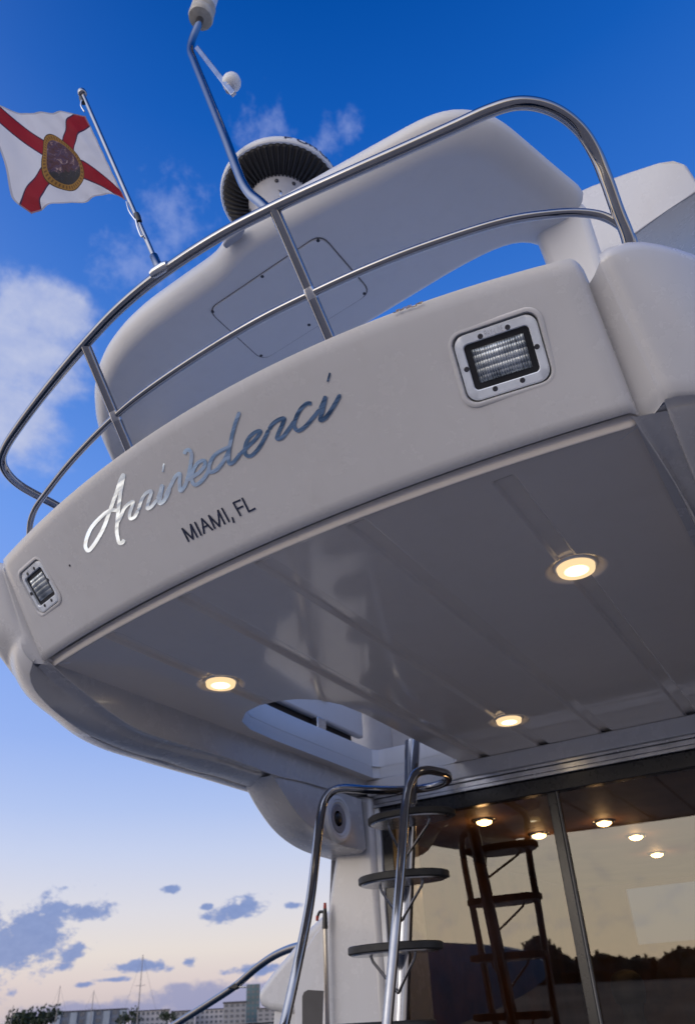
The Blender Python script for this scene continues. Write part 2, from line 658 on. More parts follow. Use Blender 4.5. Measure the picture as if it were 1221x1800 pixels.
def water_mat():
    mt, t = mat_new('harbour_water')
    tc = t.new('ShaderNodeTexCoord')
    v = tc.outputs['Object']
    b = principled(t, **{'Base Color': (0.012, 0.03, 0.045), 'Roughness': 0.14, 'IOR': 1.33})
    bp = t.new('ShaderNodeBump')
    bp.inputs['Strength'].default_value = 0.6
    bp.inputs['Distance'].default_value = 0.12
    h = t.math('ADD', t.noise(v, 1.2, 5, 0.6, 0.3), t.math('MULTIPLY', t.noise(v, 0.25, 3, 0.5), 1.6))
    t.l.new(h, bp.inputs['Height'])
    t.l.new(bp.outputs[0], b.inputs['Normal'])
    return mt


WZ = -ZC / S                                   # water level in units
u_ = 1.0 / S
ground_sheet('water', [(-4000, -4000), (4000, -4000), (4000, 4000), (-4000, 4000)], WZ, water_mat())
M['land'] = simple('shore_ground', (0.06, 0.055, 0.04), 0.9, 0, 0.3, 0.05)
M['dock'] = simple('dock_concrete', (0.42, 0.35, 0.28), 0.8, 0, 0.3, 2.0)

# ================================================================== the yacht
yacht = thing('motor_yacht', 'white flybridge motor yacht with overhanging aft deck and its name in script lettering', 'yacht', (-1.05, 5.0, WZ))

XC = -1.05


def mir(p):
    return np.array([2 * XC - p[0], p[1], p[2]])


_yb = np.polyfit([-.084, -.343, -.616, -.944, -1.351, -1.733, -2.008, -2.03], [1.339, 1.311, 1.298, 1.306, 1.340, 1.405, 1.466, 1.472], 3)


def yb(x):
    return float(np.polyval(_yb, x))


ZB, ZT = 1.0, 1.275
_tp = [on_z(p, ZT) for p in ((1008, 449), (900, 482), (750, 527), (590, 586), (420, 671), (240, 776), (130, 862), (60, 925), (0, 987))]
_yt = np.polyfit([p[0] for p in _tp], [p[1] for p in _tp], 3)


def yt(x):
    return float(np.polyval(_yt, x))


XR, XL = -0.100, -2.022                     # ends of the coaming face


def fascia(x, t):
    return np.array([x, yb(x) + (yt(x) - yb(x)) * t, ZB + (ZT - ZB) * t])


def on_fascia(p):
    """ray through a pixel meets the sloping coaming face"""
    d = ray(p)
    lo, hi = 0.3, 4.0

    def g(k):
        q = d * k
        t = (q[2] - ZB) / (ZT - ZB)
        return q[1] - (yb(q[0]) + (yt(q[0]) - yb(q[0])) * t)
    a, b = lo, hi
    for _ in range(60):
        c = (a + b) / 2
        if g(a) * g(c) <= 0:
            b = c
        else:
            a = c
    return d * a


def fascia_frame(P):
    x = P[0]
    t = (P[2] - ZB) / (ZT - ZB)
    uu = fascia(x + .02, t) - fascia(x - .02, t)
    uu /= np.linalg.norm(uu)
    vv = fascia(x, t + .05) - fascia(x, t - .05)
    vv -= uu * np.dot(uu, vv)
    vv /= np.linalg.norm(vv)
    nn = np.cross(uu, vv)
    if nn[1] > 0:
        nn = -nn
    return uu, vv, nn


def coaming_profile(x, back):
    b, tt = yb(x), yt(x)
    d = np.array([tt - b, ZT - ZB])
    d /= np.linalg.norm(d)
    pts = [(b + .012, ZB + .075), (b + .012, ZB + .020), (b + .008, ZB + .005), (b + d[0] * .010, ZB + d[1] * .010 + .001)]
    for k in (.08, .2, .35, .5, .65, .8):
        pts.append((b + (tt - b) * k, ZB + (ZT - ZB) * k))
    pts += [(tt - d[0] * .034, ZT - d[1] * .034), (tt - d[0] * .016 + .002, ZT - d[1] * .016), (tt + .006, ZT + .004), (tt + .022, ZT + .015), (tt + .05, ZT + .020),
            (tt + .13, ZT + .020), (tt + .155, ZT + .012), (tt + .165, ZT - .01), (b + .15, ZB + .10), (b + .07, ZB + .09)]
    back = back
    return [np.array([x, y + back * (1.0 if i < 14 else 0.0), z - (back * .3 if 9 < i < 17 else 0)]) for i, (y, z) in enumerate(pts)]


def build_coaming():
    b = MB()
    cols = []
    for x, bk in ((XR + .016, .04), (XR + .014, .018), (XR + .008, .006)):
        cols.append(coaming_profile(x, bk))
    for x in np.linspace(XR, XL, 60):
        cols.append(coaming_profile(x, 0))
    for x, bk in ((XL - .008, .006), (XL - .014, .018), (XL - .016, .04)):
        cols.append(coaming_profile(x, bk))
    b.loft(cols, True)
    return b.build('coaming', M['gel'], yacht, smooth=50)


coaming = build_coaming()


# --- floodlights let into pockets of the coaming
def local_pts(P, fr, pts, n):
    uu, vv, nn = fr
    return [P + uu * a + vv * c + nn * n for a, c in pts]


def cut_pocket(P, fr, a, b, r, depth):
    cb = MB()
    cb.loft([local_pts(P, fr, rrect(a, b, r), .03), local_pts(P, fr, rrect(a, b, r), -depth)], True)
    c = cb.build('cutter', None, None)
    c.location = BASE[c.name]
    md = coaming.modifiers.new('cut', 'BOOLEAN')
    md.operation = 'DIFFERENCE'
    md.solver = 'EXACT'
    md.object = c
    bpy.context.view_layer.update()
    ev = coaming.evaluated_get(bpy.context.evaluated_depsgraph_get())
    me = bpy.data.meshes.new_from_object(ev)
    coaming.modifiers.clear()
    old = coaming.data
    coaming.data = me
    bpy.data.meshes.remove(old)
    cm = c.data
    bpy.data.objects.remove(c)
    bpy.data.meshes.remove(cm)
    me.polygons.foreach_set('use_smooth', [True] * len(me.polygons))
    me.set_sharp_from_angle(angle=math.radians(42))


STROKES = {'R': [[(0, 0), (0, 1), (.6, .95), (.65, .65), (.5, .5), (0, .5)], [(.35, .5), (.7, 0)]], 'A': [[(0, 0), (.38, 1), (.76, 0)], [(.15, .35), (.6, .35)]],
           'Y': [[(0, 1), (.38, .5), (.76, 1)], [(.38, .5), (.38, 0)]], '-': [[(.1, .45), (.45, .45)]], 'L': [[(0, 1), (0, 0), (.6, 0)]],
           'I': [[(.1, 0), (.1, 1)]], 'N': [[(0, 0), (0, 1), (.7, 0), (.7, 1)]], 'E': [[(.6, 0), (0, 0), (0, 1), (.6, 1)], [(0, .5), (.5, .5)]],
           'F': [[(0, 0), (0, 1), (.6, 1)], [(0, .5), (.5, .5)]], 'U': [[(0, 1), (0, .2), (.2, 0), (.5, 0), (.7, .2), (.7, 1)]], 'O': [[(.35, 0), (0, .3), (0, .7), (.35, 1), (.7, .7), (.7, .3), (.35, 0)]]}
ADV = {'I': .42, '-': .62}


def text_strokes(txt):
    x, out = 0.0, []
    for ch in txt:
        out.append((ch, [[(x + a, c) for a, c in st] for st in STROKES[ch]]))
        x += ADV.get(ch, .98)
    return out, x - .25


def ribbon(b, pts, wd, place):
    """flat ribbon along a 2-D polyline; place(u, v, k) -> 3-D, k runs along so that crossings never coincide"""
    P = [np.array(p, float) for p in pts]
    L, R_ = [], []
    for i in range(len(P)):
        t = P[min(i + 1, len(P) - 1)] - P[max(i - 1, 0)]
        t /= np.linalg.norm(t) + 1e-9
        nn = np.array([-t[1], t[0]])
        e = .45 if i in (0, len(P) - 1) else 1.0
        k = i / max(1, len(P) - 1)
        L.append(place(*(P[i] + nn * wd * e / 2), k))
        R_.append(place(*(P[i] - nn * wd * e / 2), k))
    b.grid([L, R_])


def floodlight(corners, label):
    Q = [on_fascia(p) for p in corners]           # outer rim TL TR BR BL
    P = sum(Q) / 4
    fr = fascia_frame(P)
    uu, vv, nn = fr
    a = (np.dot(Q[1] - Q[0], uu) + np.dot(Q[2] - Q[3], uu)) / 4
    b_ = (np.dot(Q[0] - Q[3], vv) + np.dot(Q[1] - Q[2], vv)) / 4
    a, b_ = a * 1.05, b_ * 1.05
    r = .33 * b_
    cut_pocket(P, fr, a, b_, r, .05)
    lab = thing('floodlight', label, None, P) if False else None
    g = MB()
    # rolled lip of the pocket
    rings = [local_pts(P, fr, rrect(a + .0075, b_ + .0075, r + .0075), .0003), local_pts(P, fr, rrect(a + .003, b_ + .003, r + .003), .0026),
             local_pts(P, fr, rrect(a - .0015, b_ - .0015, r), .0018), local_pts(P, fr, rrect(a - .004, b_ - .004, r - .002), -.006), local_pts(P, fr, rrect(a - .004, b_ - .004, r - .002), -.02)]
    g.loft(rings, False)
    root = g.build('floodlight', M['gel'], yacht, smooth=60, fix=False)
    root['label'] = label
    # frame plate
    fa, fb = a - .006, b_ - .006
    oa, ob = a * .74, b_ * .64
    g = MB()
    rings = [local_pts(P, fr, rrect(fa, fb, r), -.012), local_pts(P, fr, rrect(fa, fb, r), -.0035), local_pts(P, fr, rrect(fa - .003, fb - .003, r), -.0012),
             local_pts(P, fr, rrect(oa + .002, ob + .002, .012), -.0012), local_pts(P, fr, rrect(oa, ob, .010), -.003), local_pts(P, fr, rrect(oa, ob, .010), -.014)]
    g.loft(rings, False)
    g.build('frame', M['alu'], root, smooth=30, fix=False)
    g = MB()
    rings = [local_pts(P, fr, rrect(oa + .001, ob + .001, .010), -.009), local_pts(P, fr, rrect(oa - .004, ob - .004, .01), -.010),
             local_pts(P, fr, rrect(oa - .009, ob - .009, .012), -.011), local_pts(P, fr, rrect(oa - .010, ob - .010, .012), -.045)]
    g.loft(rings, True)
    g.build('housing', M['black'], root, smooth=30, fix=False)
    # fluted lens
    la, lb = oa - .013, ob - .012
    g = MB()
    rows = []
    for v in np.linspace(-1, 1, 61):
        row = []
        for uq in np.linspace(-1, 1, 97):
            ed = max(abs(uq), abs(v))
            h = -.011 + .009 * (1 - uq ** 4) * (1 - v ** 4) - (.008 if ed > .985 else 0)
            h += .0030 * abs(math.sin(uq * 10.5 * math.pi)) + .0018 * abs(math.sin((v + 1) * 2.5 * math.pi))
            row.append(P + uu * la * uq + vv * lb * v + nn * h)
        rows.append(row)
    g.grid(rows)
    g.build('lens', M['lens'], root, smooth=60, fix=False)
    for sx, sy in ((-.33, .8), (.33, .8), (-.33, -.8), (.33, -.8), (-.85, 0.0), (.85, 0.0)):
        g = MB()
        g.lathe(P + uu * fa * sx + vv * fb * sy + nn * (-.0012), nn, [(.0058, -.002), (.0058, .0004), (.0045, .0012), (.001, .0006)], 12)
        g.build('screw', M['screw'], root, smooth=40)
    g = MB()
    st, wid = text_strokes('RAY-LINE')
    hgt = fb * .17
    sc = fa * .46 / wid
    n_ = 0
    for ch, lst in st:
        for line in lst:
            n_ += 1
            off = -.0012 + .0006 + n_ * .00005
            ribbon(g, line, .16, lambda a_, c_, k, off=off: P + uu * (-fa * .22 + a_ * sc) + vv * (fb * .74 + c_ * hgt) + nn * (off + k * .00004))
    g.build('maker_lettering', M['grey_plastic'], root, smooth=0, fix=False)


floodlight([(787, 592), (938, 548), (973, 664), (828, 712)], 'recessed floodlight at the right end of the coaming')
floodlight([(34, 1012), (69, 977), (104, 1053), (71, 1085)], 'recessed floodlight at the left end of the coaming')


# --- boat name and hailing port
def R1(*p):
    return [(140 + a / 7.63, 800 + c / 7.63) for a, c in p]


def R2(*p):
    return [(260 + a / 6.426, 700 + c / 6.426) for a, c in p]


def R3(*p):
    return [(420 + a / 6.105, 640 + c / 6.105) for a, c in p]


def R4(*p):
    return [(300 + a / 7.18, 860 + c / 7.18) for a, c in p]


NAME = [
    ('A', [R1((600, 245), (560, 320), (500, 500), (410, 750), (330, 970), (250, 1120), (180, 1225), (122, 1280), (88, 1235), (98, 1130), (160, 980), (260, 860), (380, 757), (440, 735), (525, 742)),
           R1((602, 250), (580, 360), (555, 500), (530, 700), (512, 900), (505, 1000), (518, 1100), (545, 1178), (578, 1172), (608, 1130))], 6.4),
    ('r', [R1((515, 905), (560, 820), (610, 705), (680, 640), (725, 622), (710, 690), (678, 790), (688, 850), (735, 835), (795, 735))], 5.8),
    ('r', [R1((795, 735), (842, 590), (900, 505), (965, 478), (960, 530), (925, 640), (917, 715), (960, 695), (1050, 590))], 5.8),
    ('i', [R1((1050, 590), (1090, 490), (1113, 390)), R1((1113, 390), (1090, 540), (1078, 645), (1112, 635), (1170, 555), (1215, 440)), R1((1135, 112), (1118, 225))], 6.5),
    ('v', [R2((195, 1110), (260, 985), (325, 870), (362, 850), (362, 940), (372, 1045), (420, 990), (462, 860), (490, 720), (492, 615), (465, 580), (430, 595), (415, 630))], 6.4),
    ('e', [R2((455, 925), (520, 880), (600, 820), (650, 745), (638, 702), (575, 722), (515, 815), (500, 915), (532, 975), (595, 945), (660, 868), (700, 790))], 6.4),
    ('d', [R2((930, 545), (830, 590), (745, 655), (695, 770), (705, 830), (765, 815), (850, 720), (925, 580)),
           R2((1037, 152), (985, 300), (942, 470), (915, 630), (925, 738), (965, 722), (1055, 612))], 6.4),
    ('e', [R3((15, 965), (100, 880), (195, 785), (232, 718), (190, 722), (112, 785), (67, 890), (78, 975), (122, 985), (190, 930), (260, 825), (322, 700))], 6.5),
    ('r', [R3((322, 700), (370, 635), (430, 595), (485, 582), (465, 650), (425, 740), (410, 798), (455, 793), (530, 705), (595, 610))], 6.9),
    ('c', [R3((780, 425), (738, 418), (672, 470), (615, 570), (593, 665), (632, 712), (700, 678), (790, 580), (872, 480))], 6.9),
    ('i', [R3((872, 480), (905, 410), (933, 340)), R3((933, 340), (895, 510), (873, 600), (920, 582), (1010, 460), (1088, 322)), R3((977, 92), (952, 188))], 7.1),
]
PORT = [
    ('M', [R4((230, 655), (150, 495), (285, 625), (255, 440), (340, 600))]),
    ('I', [R4((310, 415), (390, 575))]),
    ('A', [R4((425, 555), (395, 370), (530, 510)), R4((410, 482), (478, 450))]),
    ('M', [R4((560, 490), (485, 330), (620, 465), (600, 265), (685, 435))]),
    ('I', [R4((650, 240), (740, 405))]),
    (',', [R4((782, 355), (800, 415))]),
    ('F', [R4((885, 330), (795, 170), (877, 135)), R4((842, 245), (912, 213))]),
    ('L', [R4((905, 110), (990, 280), (1067, 240))]),
]


def sign_letters(word, mat, root_name, label, width=None, smoothing=True):
    root = bpy.data.objects.new(root_name, None)
    COL.objects.link(root)
    root.parent = yacht
    BASE[root.name] = BASE[yacht.name]
    root['label'] = label
    n_ = 0
    for item in word:
        ch, strokes = item[0], item[1]
        wd = item[2] if len(item) > 2 else width
        b = MB()
        pix = []
        for st in strokes:
            n_ += 1
            line = spline(st, 7) if smoothing else st
            off = .0011 + .00012 * (n_ % 6)

            def place(px, py, k, off=off):
                P = on_fascia((px, py))
                pix.append((px, py))
                return P + fascia_frame(P)[2] * (off + .00045 * k)
            if smoothing:
                ribbon(b, line, wd, place)
            else:
                for s0, s1 in zip(line[:-1], line[1:]):
                    n_ += 1
                    off = .0011 + .00012 * (n_ % 8)
                    s0, s1 = np.array(s0), np.array(s1)
                    tt = (s1 - s0) / np.linalg.norm(s1 - s0) * wd * .3

                    def place2(px, py, k, off=off):
                        P = on_fascia((px, py))
                        pix.append((px, py))
                        return P + fascia_frame(P)[2] * off
                    nn = np.array([-tt[1], tt[0]]) / .3 / 2
                    b.grid([[place2(*(q + nn), 0) for q in (s0 - tt, (s0 + s1) / 2, s1 + tt)], [place2(*(q - nn), 0) for q in (s0 - tt, (s0 + s1) / 2, s1 + tt)]])
        o = b.build('letter', mat, root, smooth=180, fix=False)
        uvl = o.data.uv_layers.new(name='UVMap')
        # film coordinates: along the word and across it
        vv = [None] * len(o.data.vertices)
        for i, vtx in enumerate(o.data.vertices):
            q = np.array(vtx.co) + BASE[root.name]
            x_ = q[0] / S
            z_ = (q[2] - ZC) / S
            vv[i] = ((x_ + 1.42) / .85, (z_ - ZB) / (ZT - ZB))
        for lp in o.data.loops:
            uvl.data[lp.index].uv = vv[lp.vertex_index]


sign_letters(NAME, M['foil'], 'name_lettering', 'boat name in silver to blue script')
sign_letters(PORT, M['navy'], 'hailing_port_lettering', 'small navy capitals of the hailing port', 3.1, False)

# --- underside of the overhang (soffit) with grooves and lamp recesses
LAMPS = [on_z((1012, 1001), 1.0), on_z((894, 1268), 1.0), on_z((388, 1203), 1.0)]
RIBS = [(-0.402, 1.375), (-0.770, 1.335), (-1.062, 1.345), (-1.358, 1.375), (-1.705, 1.43)]
XP0, XP1 = -2.012, -0.086
YF = 3.545
hatch_px = [(425, 1268), (432, 1252), (455, 1240), (490, 1232), (520, 1229), (560, 1230), (600, 1239), (640, 1255), (680, 1275), (720, 1296), (760, 1316), (803, 1336), (797, 1341), (740, 1354), (668, 1368), (650, 1369), (600, 1350), (540, 1326), (480, 1300), (440, 1282)]
HATCH = np.array([on_z(p, 1.0)[:2] for p in hatch_px])
HATCH[:, 0] = np.maximum(HATCH[:, 0], -1.955)
_h = []
for i in range(len(HATCH)):
    _h += [HATCH[i] * (1 - k / 6) + HATCH[(i + 1) % len(HATCH)] * k / 6 for k in range(6)]
HATCH = np.array(_h)


def sst(v, lo, hi):
    t = np.clip((v - lo) / (hi - lo), 0, 1)
    return t * t * (3 - 2 * t)


def inside_poly(X, Y, poly):
    res = np.zeros(X.shape, bool)
    n = len(poly)
    j = n - 1
    for i in range(n):
        xi, yi, xj, yj = *poly[i], *poly[j]
        c = ((yi > Y) != (yj > Y)) & (X < (xj - xi) * (Y - yi) / (yj - yi + 1e-15) + xi)
        res ^= c
        j = i
    return res


def holed_grid(xs, y0f, y1, ny, zf, name, mat, smooth=180, aft=False):
    nx = len(xs)
    tt = np.linspace(0, 1, ny)
    if aft:
        tt = np.r_[np.linspace(0, .014, 22), np.linspace(.0152, 1, ny - 22)]
    X = np.repeat(xs[None, :], ny, 0)
    Y0 = np.array([y0f(x) for x in xs])
    Y = Y0[None, :] + (y1 - Y0[None, :]) * tt[:, None]
    ins = inside_poly(X, Y, HATCH)
    keepv = np.zeros(X.shape, bool)
    q = ins[:-1, :-1] & ins[1:, :-1] & ins[:-1, 1:] & ins[1:, 1:]
    keep = ~q
    for a, b in ((0, 0), (1, 0), (0, 1), (1, 1)):
        keepv[a:ny - 1 + a, b:nx - 1 + b] |= keep
    snap = np.argwhere(ins & keepv)
    for j, i in snap:
        p = np.array([X[j, i], Y[j, i]])
        A, B_ = HATCH, np.roll(HATCH, -1, 0)
        ab = B_ - A
        t = np.clip(((p - A) * ab).sum(1) / ((ab ** 2).sum(1) + 1e-12), 0, 1)
        c = A + ab * t[:, None]
        c = c[np.argmin(((c - p) ** 2).sum(1))]
        X[j, i], Y[j, i] = c
    Z = zf(X, Y, Y0[None, :])
    idx = -np.ones(X.shape, int)
    sel = np.argwhere(keepv)
    idx[keepv] = np.arange(len(sel))
    V = np.stack([X[keepv], Y[keepv], Z[keepv]], 1)
    jj, ii = np.nonzero(keep)
    Fs = np.stack([idx[jj, ii], idx[jj, ii + 1], idx[jj + 1, ii + 1], idx[jj + 1, ii]], 1)
    b = MB()
    b.v = [tuple(v) for v in V]
    b.f = [tuple(int(k) for k in f) for f in Fs]
    return b.build(name, mat, yacht, smooth=smooth, fix=False)


def soffit_z(X, Y, Y0):
    rec = np.zeros_like(X)
    for xr, ys in RIBS:
        a = 1 - sst(np.abs(X - xr), .020, .030)
        a *= sst(Y, ys + .02, ys + .05)
        rec = np.maximum(rec, .015 * a)
    for L in LAMPS:
        r = np.hypot(X - L[0], Y - L[1])
        rec = np.maximum(rec, .016 * (1 - sst(r, .056, .088)))
    Z = 1.0 + rec
    d = Y - Y0
    e = np.clip(1 - d / .010, 0, 1)
    Z += .016 * (1 - np.sqrt(np.clip(1 - e * e, 0, 1)))
    Z -= .009 * np.exp(-((d - .014) / .0075) ** 2)
    e = np.clip((X - (XP1 - .024)) / .024, 0, 1)
    Z += .024 * (1 - np.sqrt(np.clip(1 - e * e, 0, 1)))
    return Z


xs = np.unique(np.round(np.r_[np.linspace(XP0, XP1, 300), np.linspace(-.145, XP1, 26), np.linspace(XP1 - .006, XP1, 6)] if True else [], 5))
for xr, _ in RIBS:
    xs = np.r_[xs, xr + np.array([-.031, -.029, -.027, -.0245, -.022, -.020, -.018, .018, .020, .022, .0245, .027, .029, .031])]
for L in (LAMPS):
    xs = np.r_[xs, np.linspace(L[0] - .085, L[0] + .085, 40)]
xs = np.unique(np.round(xs, 4))
soffit = holed_grid(xs, lambda x: yb(x) + .026, YF, 520, soffit_z, 'soffit', M['soffit'], aft=True)
deck = holed_grid(np.linspace(-2.25, .15, 80), lambda x: yb(min(max(x, -2.02), -.08)) + .05, 7.6, 160, lambda X, Y, Y0: X * 0 + 1.055, 'flybridge_deck', gelcoat('deck_nonskid', (0.80, 0.79, 0.78), 0.6, 0.1))

# hatch trunk wall
b = MB()
rows = []
cen = HATCH.mean(0)
for z, k in ((1.0, 0), (1.004, .001), (1.03, .001), (1.135, 0.004), (1.147, .014), (1.147, .05), (1.056, .055)):
    row = []
    for i, p in enumerate(HATCH):
        d = p - cen
        d /= np.linalg.norm(d)
        row.append((*(p + d * k), z))
    rows.append(row)
b.grid(rows, close_u=True)
b.build('hatch_trunk', M['hatch'], yacht, smooth=40, fix=False)
# the hatch lid stands open on its hinges at the port side
b = MB()
b.box((-2.085, 2.20, 1.24), (-2.045, 3.56, 1.70))
lid = b.build('hatch_lid', M['hatch'], yacht, bevel=.012)
b = MB()
b.box((-2.046, 2.30, 1.345), (-2.030, 3.20, 1.365))
b.build('stiffener', M['seam'], lid, bevel=.003)
for yy in (2.55, 3.1):
    b = MB()
    b.box((-2.085, yy, 1.148), (-2.04, yy + .08, 1.245))
    b.build('hinge', M['steel_dull'], lid, bevel=.004)
b = MB()
b.box((-2.10, 2.18, 1.10), (-2.09, 3.50, 1.30))
b.build('gap_shade', simple('gap_shade_brown', (0.035, 0.03, 0.028), 0.7), lid, smooth=0)  # added dark strip standing in for the shaded gap below the lid
b = MB()
b.box((-2.3, 3.62, 1.056), (.2, 3.72, 1.55))
b.build('flybridge_bulkhead', simple('bulkhead_grey', (0.33, 0.33, 0.36), 0.5), yacht, bevel=.02)
b = MB()
b.box((-1.9, 3.600, 1.16), (-1.45, 3.619, 1.40))
b.build('locker_panel', simple('locker_lid', (0.36, 0.35, 0.36), 0.5), yacht, bevel=.006)

# --- downlights
for i, L in enumerate(LAMPS):
    c = np.array([L[0], L[1], 1.0145])
    g = MB()
    g.lathe(c, (0, 0, -1), [(.050, -.004), (.0525, .004), (.0525, .007), (.0515, .018), (.050, .021), (.045, .0225), (.0425, .0215), (.0415, .019)], 40)
    root = g.build('downlight', M['lamp_rim'], yacht, smooth=40)
    root['label'] = ['lit round downlight by the starboard edge', 'lit round downlight near the cabin door', 'lit round downlight by the ladder hatch'][i]
    g = MB()
    n = 36
    vs = [(c[0] + r * math.cos(2 * math.pi * k / n), c[1] + r * math.sin(2 * math.pi * k / n), c[2] - .0185 - .002 * (1 - (r / .041) ** 2)) for r in (.041, .03, .018, .006) for k in range(n)]
    fs = [(j * n + k, j * n + (k + 1) % n, (j + 1) * n + (k + 1) % n, (j + 1) * n + k) for j in range(3) for k in range(n)] + [tuple(3 * n + k for k in range(n))]
    g.add(vs, fs)
    o = g.build('lens', M['lamp_lens'], root, smooth=180, fix=False)
    uvl = o.data.uv_layers.new(name='UVMap')
    for lp in o.data.loops:
        q = (np.array(o.data.vertices[lp.vertex_index].co) + BASE[root.name] - w(c)) / S / .041
        uvl.data[lp.index].uv = (q[0], q[1])
    g = MB()
    g.lathe(c, (0, 0, -1), [(.053, .0010), (.053, .0075), (.0565, .0085), (.060, .0060), (.061, .0010)], 40)
    g.build('bezel', M['white_plastic'], root, smooth=60)


# --- side wings and skirts (port measured, starboard mirrored)
def pz(lst):
    return [on_z(p, z) for p, z in lst]


_ip = [(83, 1160), (117, 1192), (167, 1232), (200, 1256), (240, 1281), (289, 1299), (338, 1314), (387, 1329), (436, 1346), (484, 1364), (537, 1376), (578, 1387), (650, 1390)]
INN = [on_x(p, x) for p, x in zip(_ip, (-2.003, -2.012, -2.02, -2.025, -2.025, -2.025, -2.025, -2.025, -2.025, -2.022, -2.02, -2.018, -2.016))]
GRV = pz([((67, 1172), 1.0), ((117, 1222), .955), ((150, 1250), .925), ((200, 1282), .900), ((240, 1302), .893), ((289, 1316), .893), ((338, 1329), .893), ((397, 1342), .900), ((436, 1356), .900), ((480, 1367), .902), ((530, 1380), .910), ((580, 1393), .915)])
LIP = pz([((58, 1165), .992), ((52, 1183), .968), ((58, 1208), .942), ((83, 1238), .917), ((125, 1272), .900), ((167, 1297), .890), ((240, 1326), .886), ((289, 1338), .886), ((338, 1355), .887), ((387, 1367), .892), ((427, 1380), .896)])
SIL = pz([((-6, 1150), 1.04), ((2, 1166), 1.025), ((17, 1190), 1.008), ((50, 1225), .985), ((83, 1253), .965), ((133, 1293), .945), ((170, 1312), .935), ((240, 1335), .928), ((289, 1349), .924), ((338, 1363), .922), ((385, 1377), .922), ((431, 1391), .924)])
for c_ in (INN, GRV, LIP, SIL):
    c_.append(np.array([c_[-1][0] - .004, 3.95, c_[-1][2] + .01]))
NS = 64
INN, GRV, LIP, SIL = (resample(spline(c_, 8), NS) for c_ in (INN, GRV, LIP, SIL))
ASYM = .115                                   # the starboard corner stands this much further aft


def wing_plan(dx):
    """how far the wing end sweeps forward, dx outboard of its inner edge"""
    return .34 * dx + 3.2 * dx * dx


def edge_y(z):
    return float(np.interp(z, [.90, .93, 1.0, 1.14, 1.27, 1.31], [1.63, 1.54, 1.330, 1.238, 1.152, 1.135]))


def build_skirt(side):
    """under-edge of the side deck, from the soffit out to the silhouette"""
    b = MB()
    rows = []
    for k in range(NS):
        i_, g_, l_, s_ = INN[k], GRV[k], LIP[k], SIL[k]
        top = np.array([XP0, i_[1], 1.0005])
        out = (g_ - i_) / (np.linalg.norm(g_ - i_) + 1e-9)
        dep = .016 * min(1, k / 4)
        dx = min(max(-s_[0] - 2.06, 0), .30)
        t_ = float(sst(np.array(s_[1]), 1.65, 1.95))
        wy = edge_y(1.0) + max(0, ASYM - .7 * dx) + wing_plan(dx)
        wall = np.array([s_[0] * (1 - t_) + t_ * min(s_[0] - .01, -2.36), wy * (1 - t_) + (s_[1] + .01) * t_, 1.003])
        row = [top + np.array([.012, 0, .004]), top, top * .97 + i_ * .03, top * .6 + i_ * .4, top * .2 + i_ * .8, top * .03 + i_ * .97, i_ + out * .003 + np.array([0, 0, .000]), i_ + out * .010 + np.array([0, 0, dep * .5]),
               i_ * .8 + g_ * .2 + np.array([0, 0, dep]), i_ * .3 + g_ * .7 + np.array([0, 0, dep]), i_ * .08 + g_ * .92 + np.array([0, 0, dep * .6]), g_, g_ * .93 + l_ * .07 - np.array([0, 0, .002]), g_ * .5 + l_ * .5 - np.array([0, 0, .004]), g_ * .06 + l_ * .94 - np.array([0, 0, .002]),
               l_ + np.array([0, 0, .001]), l_ * .93 + s_ * .07 + np.array([0, 0, .009]), l_ * .86 + s_ * .14 + np.array([0, 0, .009]), l_ * .80 + s_ * .20 - np.array([0, 0, .001]), l_ * .7 + s_ * .3 - np.array([0, 0, .004]),
               l_ * .45 + s_ * .55 - np.array([.002, .002, .006]), l_ * .2 + s_ * .8 - np.array([.002, .002, .005]), s_, s_ + np.array([-.005, -.004, .03]), s_ + np.array([-.004, -.002, .08])]
        if side < 0 and k < 11:
            row = row[:16] + [row[15] + np.array([-.001 * q_, .004 * q_, .006 * q_]) for q_ in range(1, len(row) - 15)]
        if side > 0:
            sh = ASYM * (1 - float(sst(np.array(i_[1]), 1.6, 2.8)))
            e1 = float(sst(np.array(i_[1]), 1.45, 1.75))
            row = [mir(p) - np.array([0, sh, 0]) + np.array([.012 * e1 if 2 <= q <= 6 else (-.030 * e1 if q > 9 else 0), 0, 0]) for q, p in enumerate(row[:12])]
            row += [row[-1] + np.array([.012, 0, .004]), row[-1] + np.array([.05, .02, .03])]
        rows.append(row)
    b.grid(rows)
    b.build('side_skirt', M['gel'], yacht, smooth=40)


